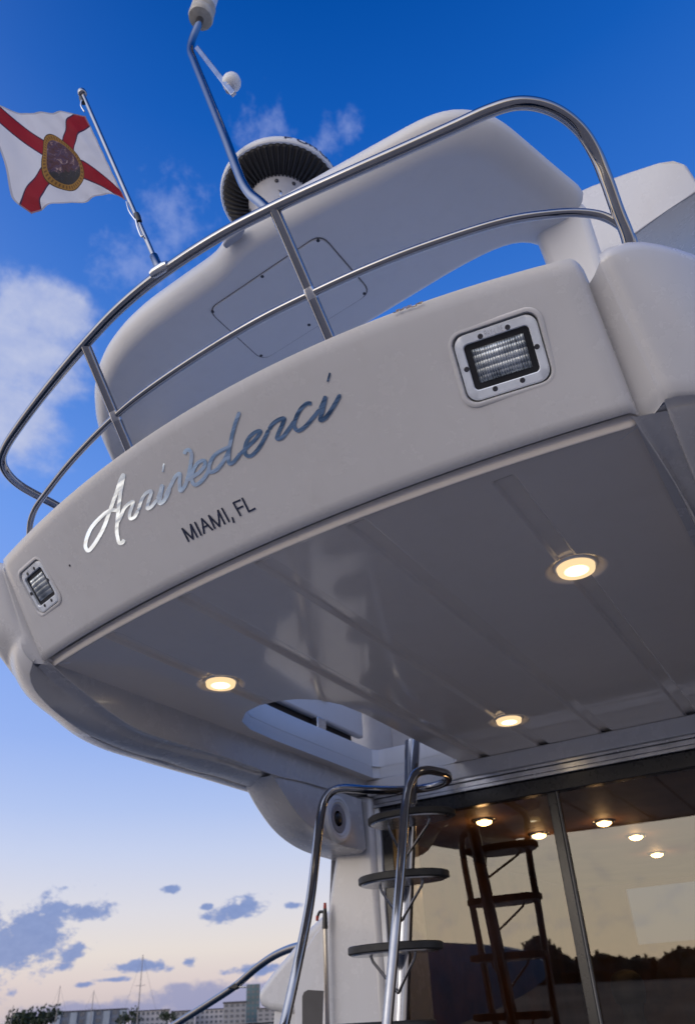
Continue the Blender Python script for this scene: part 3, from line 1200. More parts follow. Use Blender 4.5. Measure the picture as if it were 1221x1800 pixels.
def build_wing_end(side):
    """moulded wing that closes the aft corner; side +1 starboard, -1 port"""
    b = MB()
    levels = [(1.0015, .007), (1.002, .006), (1.008, 0), (1.03, 0), (1.08, 0), (1.14, 0), (1.2, 0), (1.240, .0), (1.258, .001), (1.266, .003), (1.285, .014), (1.296, .032), (1.300, .06), (1.300, .12)]
    dxs = [0, .004, .010, .020, .035, .055, .08, .11, .14, .17, .21, .25, .28, .30]
    rows = []
    for li, (z, ins) in enumerate(levels):
        y0 = edge_y(z) + ins
        sh = ASYM if side < 0 else 0.0
        if z < 1.262:
            vx = [(-.140, .080), (-.118, .066), (-.098, .056), (-.083, .046), (-.070, .033), (-.060, .019), (-.051, .008)]
        else:
            vx = [(-.047, .40), (-.047, .24), (-.047, .15), (-.047, .09), (-.047, .05), (-.047, .025), (-.046, .010)]
        ox = .018 * min(1, max(0, (1.27 - z) / .27)) if side > 0 else 0.0
        row = [(a_ + ox * min(1, (a_ + .14) / .08), y0 + sh + c_, (.999 if side > 0 else .996) if li == 0 else z) for a_, c_ in vx]
        for dx in dxs:
            rnd = .010 * max(0, 1 - dx / .020) ** 2
            row.append((-.042 + ox + dx, y0 + (max(0, sh - .7 * dx) if side < 0 else 0) + wing_plan(dx) + rnd, z + .020 * float(sst(np.array(dx), 0, .08)) * float(sst(np.array(z), 1.12, 1.27))))
        row += [(.275, y0 + .9, z), (.275, 2.6, z), (.275, 4.2, z)]
        rows.append([mir(p) if side < 0 else np.array(p) for p in row])
    if side < 0:
        # the port wing rolls under to the seam line in one curve
        nv_ = len(vx)
        up = rows[4]
        low = []
        for t_ in (1.0, .97, .85, .7, .55, .4, .25, .12):
            rr = []
            for q, p in enumerate(up):
                if q < nv_:
                    rr.append(rows[0][q] * t_ + p * (1 - t_))
                    continue
                kk = (q - nv_) / (len(dxs) - 1) * 12
                if kk <= 12:
                    k0 = int(min(11, math.floor(kk)))
                    L = LIP[k0] * (1 - (kk - k0)) + LIP[k0 + 1] * (kk - k0)
                else:
                    L = p + np.array([.02, 0, -.10])
                if kk <= 12:
                    Sk = SIL[k0] * (1 - (kk - k0)) + SIL[k0 + 1] * (kk - k0)
                else:
                    Sk = p + np.array([-.004, 0, -.05])
                ws = float(sst(np.array(kk), .5, 6))
                Sk = Sk * ws + ((p + L) / 2 + np.array([-.008, -.014, -.004])) * (1 - ws)
                rr.append(p * (2 * (t_ - .5) * (t_ - 1)) + Sk * (-4 * t_ * (t_ - 1)) + L * (2 * t_ * (t_ - .5)))
            low.append(rr)
        rows = low + rows[4:]
    b.grid(rows)
    b.build('side_wing', M['gel'], yacht, smooth=50)


for sg in (-1, 1):
    build_skirt(sg)
    build_wing_end(sg)
# lower moulding below the seam of the starboard wing
b = MB()
rows = []
for z, ins in ((1.0015, .006), (.998, .014), (.993, .014), (.9915, .002), (.986, -.003), (.96, .0), (.93, .0), (.90, .0)):
    y0 = edge_y(z) + ins
    rows.append([(-.040, y0 + .16, z + .02), (-.030, y0 + .010, z), (-.026, y0 + .003, z)] + [(-.024 + dx, y0 + wing_plan(dx) + .006 * max(0, 1 - dx / .02), z) for dx in (.004, .02, .05, .09, .14, .2, .26)] + [(.26, 2.6, z)])
b.grid(rows)
b.build('lower_moulding', M['gel'], yacht, smooth=40)
for sg in (1,):
    g = MB()
    dy = ASYM if sg < 0 else 0.0
    q = [(-.094, 1.400, 1.004), (-.060, 1.372, 1.004), (-.022, 1.352, 1.004), (.03, 1.40, 1.004), (.03, 1.46, 1.004), (-.094, 1.46, 1.004)]
    g.prism([(mir(p) if sg < 0 else np.array(p)) + np.array([0, dy, 0]) for p in q], (0, 0, .0015))
    g.build('corner_web', M['gel'], yacht, smooth=0)

# --- radar arch
ZA = 2.10
_o = [on_z(p, z_) for p, z_ in (((190, 870), 1.93), ((182, 835), 1.97), ((175, 800), 2.02), ((170, 765), 2.06))] + [on_z(p, ZA) for p in ((168, 735), (165, 690), (172, 650), (187, 617), (212, 583), (250, 548), (310, 505), (365, 467), (382, 452), (388, 438), (396, 424), (440, 392), (560, 322), (650, 270), (735, 222), (770, 207), (800, 200), (835, 202), (870, 211), (900, 232), (950, 275), (1000, 318), (1036, 348))]
outline = _o
inner = [on_z(p, ZA) for p in ((960, 452), (948, 432), (930, 423), (905, 421), (860, 438), (800, 470), (700, 531), (600, 592))]
outline += [np.array([-.10, 1.70, ZA]), np.array([-.10, 1.95, ZA]), np.array([-.22, 1.95, ZA])] + inner
x_in = [np.array([-1.25, inner[-1][1] + .06, ZA]), np.array([-1.60, 1.85, ZA]), np.array([-1.75, 1.95, ZA]), np.array([-1.80, 2.1, ZA]), np.array([_o[0][0] + .02, 2.1, ZA])]
outline += x_in
outline = np.array(outline)[:, :2]


def offset_poly(P, d):
    n = len(P)
    out = []
    area = 0.5 * sum(P[i][0] * P[(i + 1) % n][1] - P[(i + 1) % n][0] * P[i][1] for i in range(n))
    sg = 1 if area > 0 else -1
    for i in range(n):
        e1 = P[i] - P[i - 1]
        e2 = P[(i + 1) % n] - P[i]
        n1 = np.array([-e1[1], e1[0]]) / (np.linalg.norm(e1) + 1e-9) * sg
        n2 = np.array([-e2[1], e2[0]]) / (np.linalg.norm(e2) + 1e-9) * sg
        nn = n1 + n2
        nn /= max(np.linalg.norm(nn), .5)
        dd = d[i] if hasattr(d, '__len__') else d
        out.append(P[i] + nn * dd)
    return np.array(out)


_ol = np.array(resample(np.r_[outline, outline[:1]], 221)[:-1])
for _ in range(2):
    _ol = .25 * np.roll(_ol, 1, 0) + .5 * _ol + .25 * np.roll(_ol, -1, 0)
b = MB()
wdt = np.where(_ol[:, 1] > 1.62, .04, np.clip(.050 + .05 * (_ol[:, 0] + .9), .050, .085))
for _ in range(12):
    wdt = .25 * np.roll(wdt, 1) + .5 * wdt + .25 * np.roll(wdt, -1)
rings = []
for k, z in ((1.15, 2.048), (1.0, 2.050), (.8, 2.054), (.55, 2.064), (.3, 2.080), (.1, 2.097), (0, 2.115), (.05, 2.135), (.3, 2.17), (.7, 2.195), (1.1, 2.20)):
    pl = offset_poly(_ol, wdt * k)
    for _ in range(int(3 * k)):
        pl = .25 * np.roll(pl, 1, 0) + .5 * pl + .25 * np.roll(pl, -1, 0)
    rings.append([(p[0], p[1], z) for p in pl])
b.loft(rings, True)
arch = b.build('radar_arch', M['gel_arch'], yacht, smooth=70)
for sg in (1, -1):
    g = MB()
    ex_ = .08 if sg < 0 else 0
    top = [(-.23, 1.66 + ex_ * 2, 2.10), (-.215, 1.96 + ex_ * 2, 2.10), (-.085, 1.97 + ex_ * 2, 2.10), (-.05, 1.66 + ex_ * 2, 2.10)]
    mid_ = [(-.22, 1.72, 1.85), (-.21, 2.05, 1.85), (-.075, 2.06, 1.85), (-.06, 1.72, 1.85)]
    bot = [(-.20, 1.86, 1.06), (-.20, 2.25, 1.06), (-.04, 2.25, 1.06), (-.04, 1.86, 1.06)]
    rr_ = [[mir(p) if sg < 0 else np.array(p) for p in r_] for r_ in (top, mid_, bot)]
    g.loft(rr_, True)
    g.build('arch_leg', M['gel_arch'], arch, bevel=.03, seg=4)
# access panel with screws in the arch soffit
PQ = [on_z(p, 2.0465) for p in ((366, 545), (563, 412), (651, 514), (462, 633))]


def quad_round(Q, r, n=6):
    out = []
    for i in range(4):
        p, a, c = Q[i], Q[i - 1], Q[(i + 1) % 4]
        d1 = (a - p) / np.linalg.norm(a - p)
        d2 = (c - p) / np.linalg.norm(c - p)
        for k in range(n + 1):
            t = k / n
            out.append(p + d1 * r * (1 - t) ** 2 + d2 * r * t ** 2)
    return out


g = MB()
pc = sum(PQ) / 4
A = quad_round(PQ, .045)
sc_ = lambda k, z: [pc + (p - pc) * k + np.array([0, 0, z]) for p in A]
g.loft([sc_(1.0, .004), sc_(1.0, -.001), sc_(.992, -.0035), sc_(.98, -.0035)], True)
panel = g.build('access_panel', M['gel_arch'], arch, smooth=30)
g = MB()
g.grid([sc_(1.018, .0005), sc_(.994, .0005)], close_u=True)
g.build('panel_joint', M['seam'], panel, smooth=0, fix=False)
for p in ((374, 548), (461, 486), (559, 423), (640, 516), (543, 571), (459, 625)):
    g = MB()
    g.lathe(on_z(p, 2.0465 - .0035), (0, 0, -1), [(.0058, -.002), (.0058, .0008), (.003, .0016), (.0005, .0016)], 12)
    g.build('screw', M['screw'], panel, smooth=40)
# small grey stern-light plate let into the raised aft lip
g = MB()
q = [on_z(p, 2.075) for p in ((392, 428), (398, 418), (428, 398), (431, 402), (424, 416), (398, 434))]
g.prism([p - np.array([0, 0, .012]) for p in q], (0, 0, .03))
g.build('stern_light', M['grey_plastic'], arch, bevel=.004)

# --- starboard fairing block beyond the arch
g = MB()
T = [on_y(p, y) for p, y in (((1000, 374), 2.0), ((1050, 352), 2.0), ((1110, 331), 2.0), ((1165, 314), 2.0), ((1190, 310), 2.0), ((1212, 318), 2.02), ((1216, 332), 2.02), ((1160, 366), 2.0), ((1103, 400), 2.0), ((1040, 470), 2.0))]
L_ = [on_y(p, y) for p, y in (((1240, 335), 2.2), ((1300, 440), 2.9), ((1180, 520), 2.9), ((1050, 520), 2.6))]
g.add(T + L_, [(0, 1, 2, 3, 4, 5, 6, 7, 8, 9), (6, 10, 11, 12, 8, 7), (8, 12, 13, 9)])
ww = g.build('windscreen_wing', M['gel'], yacht, smooth=30, fix=False)
sol = ww.modifiers.new('solid', 'SOLIDIFY')
sol.thickness = .09
sol.offset = -1
bv = ww.modifiers.new('bevel', 'BEVEL')
bv.width = .03
bv.segments = 4
bv.limit_method = 'ANGLE'

# --- cabin bulkhead
YB = 3.52
xg0, xg1 = -1.955, .22
g = MB()
g.prism([(xg0 - .06, YB - .02, .922), (xg0 - .06, YB - .02, 1.0), (xg0 - .06, YB + .1, 1.0), (xg0 - .06, YB + .1, .922)], (xg1 - xg0 + .1, 0, 0))
g.build('header_trim', M['gel'], yacht, bevel=.006)
g = MB()
for z0, z1, yo in ((.905, .9195, -.018), (.880, .903, -.010), (.862, .878, -.016)):
    g.box((xg0 - .03, YB + yo, z0), (xg1, YB + .05, z1))
track = g.build('door_track', M['steel_dull'], yacht, bevel=.002)
door = bpy.data.objects.new('saloon_door', None)
COL.objects.link(door)
door.parent = yacht
BASE[door.name] = BASE[yacht.name]
door['label'] = 'dark tinted sliding glass doors of the saloon'
g = MB()
g.box((xg0 - .005, YB + .003, .795), (xg1, YB + .06, .861))
g.build('header_rail', M['frame_dark'], door, bevel=.004)
g = MB()
g.box((xg0 - .030, YB - .008, -1.0), (xg0 - .004, YB + .05, .861))
g.build('jamb_strip', M['white_plastic'], door, bevel=.003)
g = MB()
g.box((xg0, YB + .004, -1.0), (xg0 + .055, YB + .05, .794))
g.build('jamb', M['frame_dark'], door, bevel=.003)
mxp = on_y((962, 1392), YB)[0]
g = MB()
g.box((mxp - .008, YB + .002, -1.0), (mxp + .034, YB + .05, .794))
g.build('mullion', M['frame_dark'], door, bevel=.004)
g = MB()
g.box((mxp + .0345, YB + .004, -1.0), (mxp + .040, YB + .03, .794))
g.build('mullion_edge', simple('edge_seal', (0.16, 0.16, 0.16), 0.4), door, bevel=.001)
for x0, x1, yy in ((xg0 + .052, mxp - .006, YB + .030), (mxp + .040, xg1, YB + .024)):
    g = MB()
    g.add([(x0, yy, -1.0), (x1, yy, -1.0), (x1, yy, .797), (x0, yy, .797)], [(0, 1, 2, 3)])
    g.build('pane', M['glass'], door, smooth=0, fix=False)

# port buttress wall, curved bracket, loudspeaker
g = MB()
left = [on_y(p, 3.50) for p in ((600, 1440), (592, 1478), (585, 1520), (577, 1570), (570, 1630), (566, 1700), (562, 1800))]
poly = [np.array([p[0], 3.50, p[2]]) for p in left] + [np.array([left[-1][0] - .01, 3.5, -1.0]), np.array([xg0 - .033, 3.5, -1.0]), np.array([xg0 - .033, 3.5, .922]), np.array([left[0][0], 3.5, .95])]
g.prism(poly, (0, .5, 0))
g.build('buttress', M['gel'], yacht, bevel=.03, seg=4)
g = MB()
ins_ = spline([on_x(p, -2.028) for p in ((478, 1362), (486, 1373), (527, 1434), (586, 1479), (640, 1497))], 6)
outs = spline([on_x(p, -2.32) for p in ((422, 1372), (428, 1382), (446, 1416), (479, 1461), (520, 1492), (586, 1514))], 6)
ins_, outs = resample(ins_, 24), resample(outs, 24)
rows = []
for a, c in zip(ins_, outs):
    up_a = np.array([a[0], a[1], max(.905, a[2] + .012)])
    up_c = np.array([c[0], c[1], max(.915, c[2] + .012)])
    dn = np.array([0, -.004, -.004])
    rows.append([up_a, a * .25 + up_a * .75, a + np.array([0, .02, .02]), a + np.array([-.006, .002, .002]), a * .9 + c * .1 + dn, a * .5 + c * .5 + dn, a * .1 + c * .9 + dn, c + np.array([.004, .004, .004]), c + np.array([0, .02, .02]), up_c])
g.grid(rows)
g.build('overhang_bracket', M['gel'], yacht, smooth=40)
spc = on_x((594, 1439), -2.018)
g = MB()
g.lathe(spc, (1, 0, 0), [(.105, -.02), (.105, .004), (.100, .010), (.088, .012), (.082, .008), (.076, .010), (.070, .006), (.066, .002)], 40)
spk = g.build('loudspeaker', M['white_plastic'], yacht, smooth=40)
g = MB()
g.lathe(spc, (1, 0, 0), [(.068, .0), (.060, .006), (.035, .002), (.030, .002)], 36)
g.build('cone', simple('speaker_cone', (0.30, 0.30, 0.32), 0.5), spk, smooth=40)
g = MB()
g.lathe(spc, (1, 0, 0), [(.026, .001), (.024, .007), (.013, .011), (.002, .012)], 24)
g.build('dust_cap', M['black'], spk, smooth=60)

# side-deck fairing and locker front with a painted dark opening
g = MB()
py = 3.56
fp = [on_y(p, py) for p in ((600, 1578), (577, 1597), (540, 1632), (505, 1676), (474, 1712), (455, 1738), (450, 1754), (456, 1768), (472, 1777), (500, 1781), (600, 1790))]
g.prism(fp, (-.10, .5, 0))
g.build('side_fairing', M['gel'], yacht, bevel=.035, seg=5)
g = MB()
fp2 = [on_y(p, py + .03) for p in ((482, 1770), (480, 1800), (482, 1840), (640, 1840), (640, 1770))]
g.prism(fp2, (-.05, .4, 0))
g.build('bulwark', M['gel'], yacht, bevel=.008)
g = MB()
fp3 = [on_y(p, py - .03) for p in ((578, 1612), (556, 1638), (535, 1668), (520, 1720), (516, 1800), (516, 1840), (592, 1840), (592, 1612))]
g.prism(fp3, (0, .02, 0))
nw = g.build('locker_front', M['gel'], yacht, bevel=.008)
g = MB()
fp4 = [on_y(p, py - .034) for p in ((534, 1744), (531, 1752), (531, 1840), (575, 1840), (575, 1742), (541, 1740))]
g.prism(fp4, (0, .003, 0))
g.build('niche_shade', simple('niche_shade_dark', (0.07, 0.065, 0.065), 0.7), nw, smooth=0)  # flat dark plate in place of a recess, its shade put into the colour

# --- saloon behind the glass
g = MB()
zc0, y0, y1 = .80, YB + .07, 7.2
g.add([(xg0 - .2, y0, zc0), (xg1 + .2, y0, zc0), (xg1 + .2, y1, zc0), (xg0 - .2, y1, zc0)], [(0, 1, 2, 3)])
g.build('saloon_ceiling', M['saloon_liner'], yacht, smooth=0, fix=False)
for x in (xg0 - .2, xg1 + .2):
    g = MB()
    g.box((x - .02, y0, -1.0), (x + .02, y1, zc0 + .02))
    g.build('saloon_side', M['wood'], yacht, smooth=0)
g = MB()
g.box((xg0 - .2, y1, -1.0), (xg1 + .2, y1 + .04, .36))
g.box((xg0 - .2, y1, .765), (xg1 + .2, y1 + .04, zc0 + .02))
g.box((xg0 - .2, y1 + .001, .36), (-1.72, y1 + .039, .765))
g.box((-.25, y1 + .001, .36), (xg1 + .2, y1 + .039, .765))
g.build('saloon_forward_wall', M['wood'], yacht, smooth=0)
g = MB()
g.box((xg0 - .2, y0, -1.04), (xg1 + .2, y1, -1.0))
g.build('saloon_floor', M['carpet'], yacht, smooth=0)
pm, pt = mat_new('window_tint')
_tr = pt.new('ShaderNodeBsdfTransparent')
_tr.inputs[0].default_value = (0.08, 0.14, 0.22, 1)
_o = pt.new('ShaderNodeOutputMaterial')
pt.l.new(_tr.outputs[0], _o.inputs[0])
g = MB()
g.add([(-1.72, y1 + .02, .36), (-.25, y1 + .02, .36), (-.25, y1 + .02, .765), (-1.72, y1 + .02, .765)], [(0, 1, 2, 3)])
g.build('forward_window', pm, yacht, smooth=0, fix=False)
for p in ((850, 1441), (946, 1465), (1060, 1443), (1116, 1468), (1153, 1499)):
    c = on_z(p, zc0)
    g = MB()
    g.lathe(c, (0, 0, -1), [(.060, .0005), (.058, .008), (.048, .012), (.042, .010)], 24)
    root = g.build('saloon_downlight', M['steel_dull'], yacht, smooth=40)
    g = MB()
    g.lathe(c, (0, 0, -1), [(.041, .006), (.036, .018), (.020, .026), (.002, .028)], 20)
    g.build('bulb', M['saloon_lamp'], root, smooth=60)
    ld = bpy.data.lights.new('saloon_glow', 'POINT')
    ld.energy = 0.8
    ld.color = (1.0, 0.60, 0.26)
    ld.shadow_soft_size = .03
    lo = bpy.data.objects.new('saloon_glow', ld)
    COL.objects.link(lo)
    lo.parent = root
    lo.location = Vector(w((c[0], c[1], c[2] - .06)) - BASE[root.name])
for k, (xx, yy) in enumerate(((-1.55, 5.6), (-.35, 5.2))):
    g = MB()
    g.box((xx - .35, yy, -1.0), (xx + .35, yy + .7, -.72))
    g.box((xx - .35, yy + .55, -.72), (xx + .35, yy + .7, -.28))
    g.build('saloon_sofa', simple('sofa_leather', (0.16, 0.11, 0.07), 0.5), yacht, bevel=.04, seg=3)

# --- hull, cockpit sole and transom (below the picture, they bounce light)
g = MB()
xs_h = [(-2.4, .30)]
rings = []
for y, hw, zt in ((.72, 1.28, -.42), (1.2, 1.34, -.40), (3.5, 1.38, -.30), (6.5, 1.36, -.15), (9.5, 1.0, .05), (11.5, .45, .22), (12.3, .04, .30)):
    rings.append([(XC - hw, y, zt), (XC - hw * .96, y, (zt + WZ) / 2), (XC - hw * .85, y, WZ - .1), (XC + hw * .85, y, WZ - .1), (XC + hw * .96, y, (zt + WZ) / 2), (XC + hw, y, zt)])
g.grid(rings)
g.add(rings[0], [tuple(range(6))])
g.build('hull', M['gel'], yacht, smooth=40)
g = MB()
g.box((XC - 1.26, .80, -1.06), (XC + 1.26, 3.6, -1.02))
g.build('cockpit_sole', simple('cockpit_nonskid', (0.46, 0.41, 0.35), 0.7, 0, 0.15, 8), yacht, smooth=0)
g = MB()
g.box((XC - 1.27, .76, -1.02), (XC + 1.27, .90, -.42))
g.build('transom', M['gel'], yacht, bevel=.03)
g = MB()
g.add([(-2.42, 3.62, -.30), (-2.42, 7.6, -.1), (-2.3, 7.6, 1.05), (-2.28, 3.62, 1.05)], [(0, 1, 2, 3)])
g.add([(.32, 3.62, -.30), (.32, 7.6, -.1), (.2, 7.6, 1.05), (.2, 3.62, 1.05)], [(0, 1, 2, 3)])
g.add([(-2.3, 7.6, -.1), (.2, 7.6, -.1), (.2, 7.6, .34), (-2.3, 7.6, .34)], [(0, 1, 2, 3)])
g.build('cabin_side', M['gel'], yacht, smooth=0, fix=False)

# scuffs and specks on the coaming
g = MB()
for (px_, py_, r_) in ((275, 994, .0035),):
    P = on_fascia((px_ - 152, py_))
    fr = fascia_frame(P)
    g.lathe(P, fr[2], [(r_, -.001), (r_, .0012), (r_ * .4, .0018)], 10)
g.build('drain_plug', M['screw'], yacht, smooth=40)

# ================================================================== stainless rail round the flybridge
rail = thing('guard_rail', 'polished steel guard rail curving round the aft flybridge edge', 'railing', (-.62, 1.03, 1.27))
ZR, ZM = 1.475, 1.325
RS = 1.07
ZR, ZM = ZR * RS, ZM * RS
top_px = [((1108, 440), 1.3215), ((1101, 412), 1.3503), ((1085, 372), 1.3963), ((1066, 318), 1.4573), ((1047, 272), 1.5108), ((1022, 232), 1.5483), ((985, 200), 1.5686), ((945, 184), ZR), ((905, 182), ZR), ((860, 195), ZR), ((800, 222), ZR),
          ((720, 258), ZR), ((600, 311), ZR), ((480, 366), ZR), ((380, 418), ZR), ((280, 484), ZR), ((210, 542), ZR), ((150, 605), ZR), ((85, 682), ZR), ((35, 748), ZR), ((10, 787), ZR), ((4, 808), ZR), ((12, 830), 1.5750), ((34, 852), 1.5676), ((95, 886), 1.5515), ((150, 915), 1.5408)]
g = MB()
g.tube(spline([on_z(p, z) for p, z in top_px], 8), .0144, 16)
g.build('top_rail', M['steel'], rail, smooth=180)
mid_px = [((1114, 436), 1.3215), ((1107, 415), 1.3461), ((1088, 396), 1.3749), ((1058, 380), 1.4038), ((1015, 374), ZM), ((960, 377), ZM), ((890, 388), ZM), ((760, 428), ZM), ((650, 470), ZM), ((546, 517), ZM), ((450, 565), ZM), ((350, 625), ZM), ((260, 686), ZM),
          ((203, 732), ZM), ((130, 806), ZM), ((85, 862), ZM), ((62, 895), 1.4071), ((54, 918), 1.3803), ((52, 945), 1.3375)]
g = MB()
g.tube(spline([on_z(p, z) for p, z in mid_px], 8), .0098, 14)
g.build('mid_rail', M['steel'], rail, smooth=180)
for tp, mp_, kb in (((481, 366), (546, 517), .75), ((150, 605), (203, 732), .75)):
    P0 = on_z(tp, ZR)
    P1 = on_z(mp_, ZM)
    d = (P1 - P0)
    P2 = P1 + d * kb
    g = MB()
    g.tube([P0, P1, P2], .0137, 16)
    g.build('stanchion', M['steel'], rail, smooth=60)
    g = MB()
    ax = d / np.linalg.norm(d)
    g.tube([P1 - ax * .014, P1 - ax * .008, P1 + ax * .008, P1 + ax * .014], [.0138, .0147, .0147, .0138], 16)
    g.build('weld_collar', M['steel_dull'], rail, smooth=60)

# ================================================================== flagstaff and flag
SB = on_z((281, 474), ZR + .008)
ST = on_y((146, 166), SB[1] - .20)
sd = (ST - SB) / np.linalg.norm(ST - SB)
SLEN = np.linalg.norm(ST - SB)
staff = thing('flagstaff', 'thin polished staff clamped upright on the guard rail carrying the flag', 'flagstaff', SB)
g = MB()
g.tube([SB, SB + sd * SLEN], .0062, 12)
g.build('pole', M['steel'], staff, smooth=60)
g = MB()
g.tube([SB - sd * .004, SB + sd * .002, SB + sd * .052, SB + sd * .056], [.0125, .0112, .0108, .007], 16)
g.build('socket', M['steel'], staff, smooth=50)
g = MB()
ra, rb = on_z((268, 483), ZR), on_z((296, 466), ZR)
g.tube([ra, ra * .8 + rb * .2, ra * .2 + rb * .8, rb], [.0122, .0150, .0150, .0122], 16)
g.build('rail_clamp', M['steel_dull'], staff, smooth=60)
g = MB()
g.tube([ST - sd * .004, ST, ST + sd * .004, ST + sd * .014, ST + sd * .018], [.0062, .0125, .0135, .0125, .006], 16)
g.build('finial', M['steel'], staff, smooth=50)


def on_staff_plane(p, off=0.0):
    """plane through the staff, flag streaming to port and a little aft"""
    fl = np.array([-1.0, -.12, 0.0])
    nn = np.cross(sd, fl)
    nn /= np.linalg.norm(nn)
    if nn[1] > 0:
        nn = -nn
    d = ray(p)
    k = np.dot(SB, nn) / np.dot(d, nn)
    return d * k + nn * off


for p0, p1 in (((152, 200), (147, 180)), ((226, 358), (243, 392))):
    g = MB()
    a, c = on_staff_plane(p0, .008), on_staff_plane(p1, .008)
    g.tube(spline([a, (a + c) / 2 + np.array([-.004, -.004, 0]), c], 5), .0022, 8)
    g.build('clip', M['steel_dull'], staff, smooth=60)
for p0, p1, r_ in (((241, 377), (246, 391), .0075), ((148, 182), (144, 173), .007)):
    g = MB()
    a, c = on_staff_plane(p0, .002), on_staff_plane(p1, .002)
    g.tube([a, a * .7 + c * .3, c], [r_, r_ * 1.15, r_], 12)
    g.build('clip_band', M['black'], staff, smooth=50)
g = MB()
a, c = on_staff_plane((243, 390), .010), on_staff_plane((254, 420), .010)
g.tube(spline([a, a + (c - a) * .5 + np.array([-.003, 0, 0]), c, c + np.array([.006, 0, .0])], 5), .0028, 8)
g.build('spring_clip', M['steel_dull'], staff, smooth=60)


def flag_mat():
    mt, t = mat_new('flag_cloth')
    tc = t.new('ShaderNodeTexCoord')
    sep = t.new('ShaderNodeSeparateXYZ')
    t.l.new(tc.outputs['UV'], sep.inputs[0])
    u, v = sep.outputs[0], sep.outputs[1]
    # diagonal bars
    d1 = t.math('ABSOLUTE', t.math('SUBTRACT', u, v))
    d2 = t.math('ABSOLUTE', t.math('SUBTRACT', t.math('ADD', u, v), 1.0))
    dm = t.math('MINIMUM', d1, d2)
    red = t.math('LESS_THAN', dm, 0.105)
    edge = t.math('LESS_THAN', t.math('ABSOLUTE', t.math('SUBTRACT', dm, 0.105)), 0.009)
    white = (0.66, 0.66, 0.70)
    wv = t.noise(tc.outputs['UV'], 9, 4, 0.6)
    c = t.mix(t.math('MULTIPLY', wv, 0.25), white, (0.50, 0.50, 0.56))
    c = t.mix(red, c, t.mix(wv, (0.31, 0.004, 0.018), (0.22, 0.003, 0.014)))
    c = t.mix(edge, c, (0.05, 0.012, 0.05))
    # hem
    hem = t.math('GREATER_THAN', t.math('MAXIMUM', t.math('ABSOLUTE', t.math('SUBTRACT', u, .5)), t.math('ABSOLUTE', t.math('SUBTRACT', v, .5))), 0.483)
    c = t.mix(t.math('MULTIPLY', hem, 0.6), c, (0.26, 0.25, 0.30))
    # egg-shaped gold badge, dark painted middle
    a = t.math('DIVIDE', t.math('SUBTRACT', u, 0.5), 0.185)
    b_ = t.math('DIVIDE', t.math('SUBTRACT', v, 0.475), 0.300)
    wid = t.math('SUBTRACT', 1.0, t.math('MULTIPLY', b_, 0.36))
    r = t.math('SQRT', t.math('ADD', t.math('POWER', t.math('ABSOLUTE', t.math('DIVIDE', a, wid)), 2.0), t.math('POWER', t.math('ABSOLUTE', b_), 2.0)))
    n1 = t.noise(tc.outputs['UV'], 14, 5, 0.7, 1.2)
    n2 = t.noise(tc.outputs['UV'], 30, 4, 0.7, 2.0)
    mid_c = t.ramp(n1, [(0.30, (0.030, 0.022, 0.035)), (0.45, (0.10, 0.045, 0.05)), (0.55, (0.07, 0.05, 0.10)), (0.62, (0.26, 0.15, 0.13)), (0.72, (0.52, 0.44, 0.40))])
    low = t.math('LESS_THAN', t.math('ADD', t.math('MULTIPLY', t.math('SUBTRACT', v, .38), 5.0), t.math('SUBTRACT', n2, .5)), 0.0)
    mid_c = t.mix(t.math('MULTIPLY', low, 0.75), mid_c, (0.022, 0.032, 0.028))
    ang = t.math('ARCTAN2', b_, a)
    tick = t.math('GREATER_THAN', t.math('SINE', t.math('MULTIPLY', ang, 46.0)), 0.15)
    ringband = t.math('MULTIPLY', t.math('LESS_THAN', t.math('ABSOLUTE', t.math('SUBTRACT', r, 0.865)), 0.055), tick)
    gold = t.mix(t.math('MULTIPLY', ringband, 0.7), (0.30, 0.155, 0.035), (0.075, 0.035, 0.018))
    badge = t.mix(t.math('LESS_THAN', r, 0.77), gold, mid_c)
    badge = t.mix(t.math('GREATER_THAN', r, 0.965), badge, (0.06, 0.03, 0.012))
    c = t.mix(t.math('LESS_THAN', r, 1.0), c, badge)
    bs = principled(t, **{'Base Color': c, 'Roughness': 0.75, 'Specular IOR Level': 0.2})
    tl = t.new('ShaderNodeBsdfTranslucent')
    t.put(tl.inputs[0], c)
    mxs = t.new('ShaderNodeMixShader')
    mxs.inputs[0].default_value = 0.35
    t.l.new(bs.outputs[0], mxs.inputs[1])
    t.l.new(tl.outputs[0], mxs.inputs[2])
    for nd in t.n:
        if nd.type == 'OUTPUT_MATERIAL':
            t.l.new(mxs.outputs[0], nd.inputs[0])
    wave_ = t.new('ShaderNodeTexWave')
    wave_.inputs['Scale'].default_value = 55
    t.l.new(tc.outputs['UV'], wave_.inputs['Vector'])
    bp = t.new('ShaderNodeBump')
    bp.inputs['Strength'].default_value = 0.08
    bp.inputs['Distance'].default_value = 0.001
    t.l.new(wave_.outputs['Fac'], bp.inputs['Height'])
    t.l.new(bp.outputs[0], bs.inputs['Normal'])
    return mt


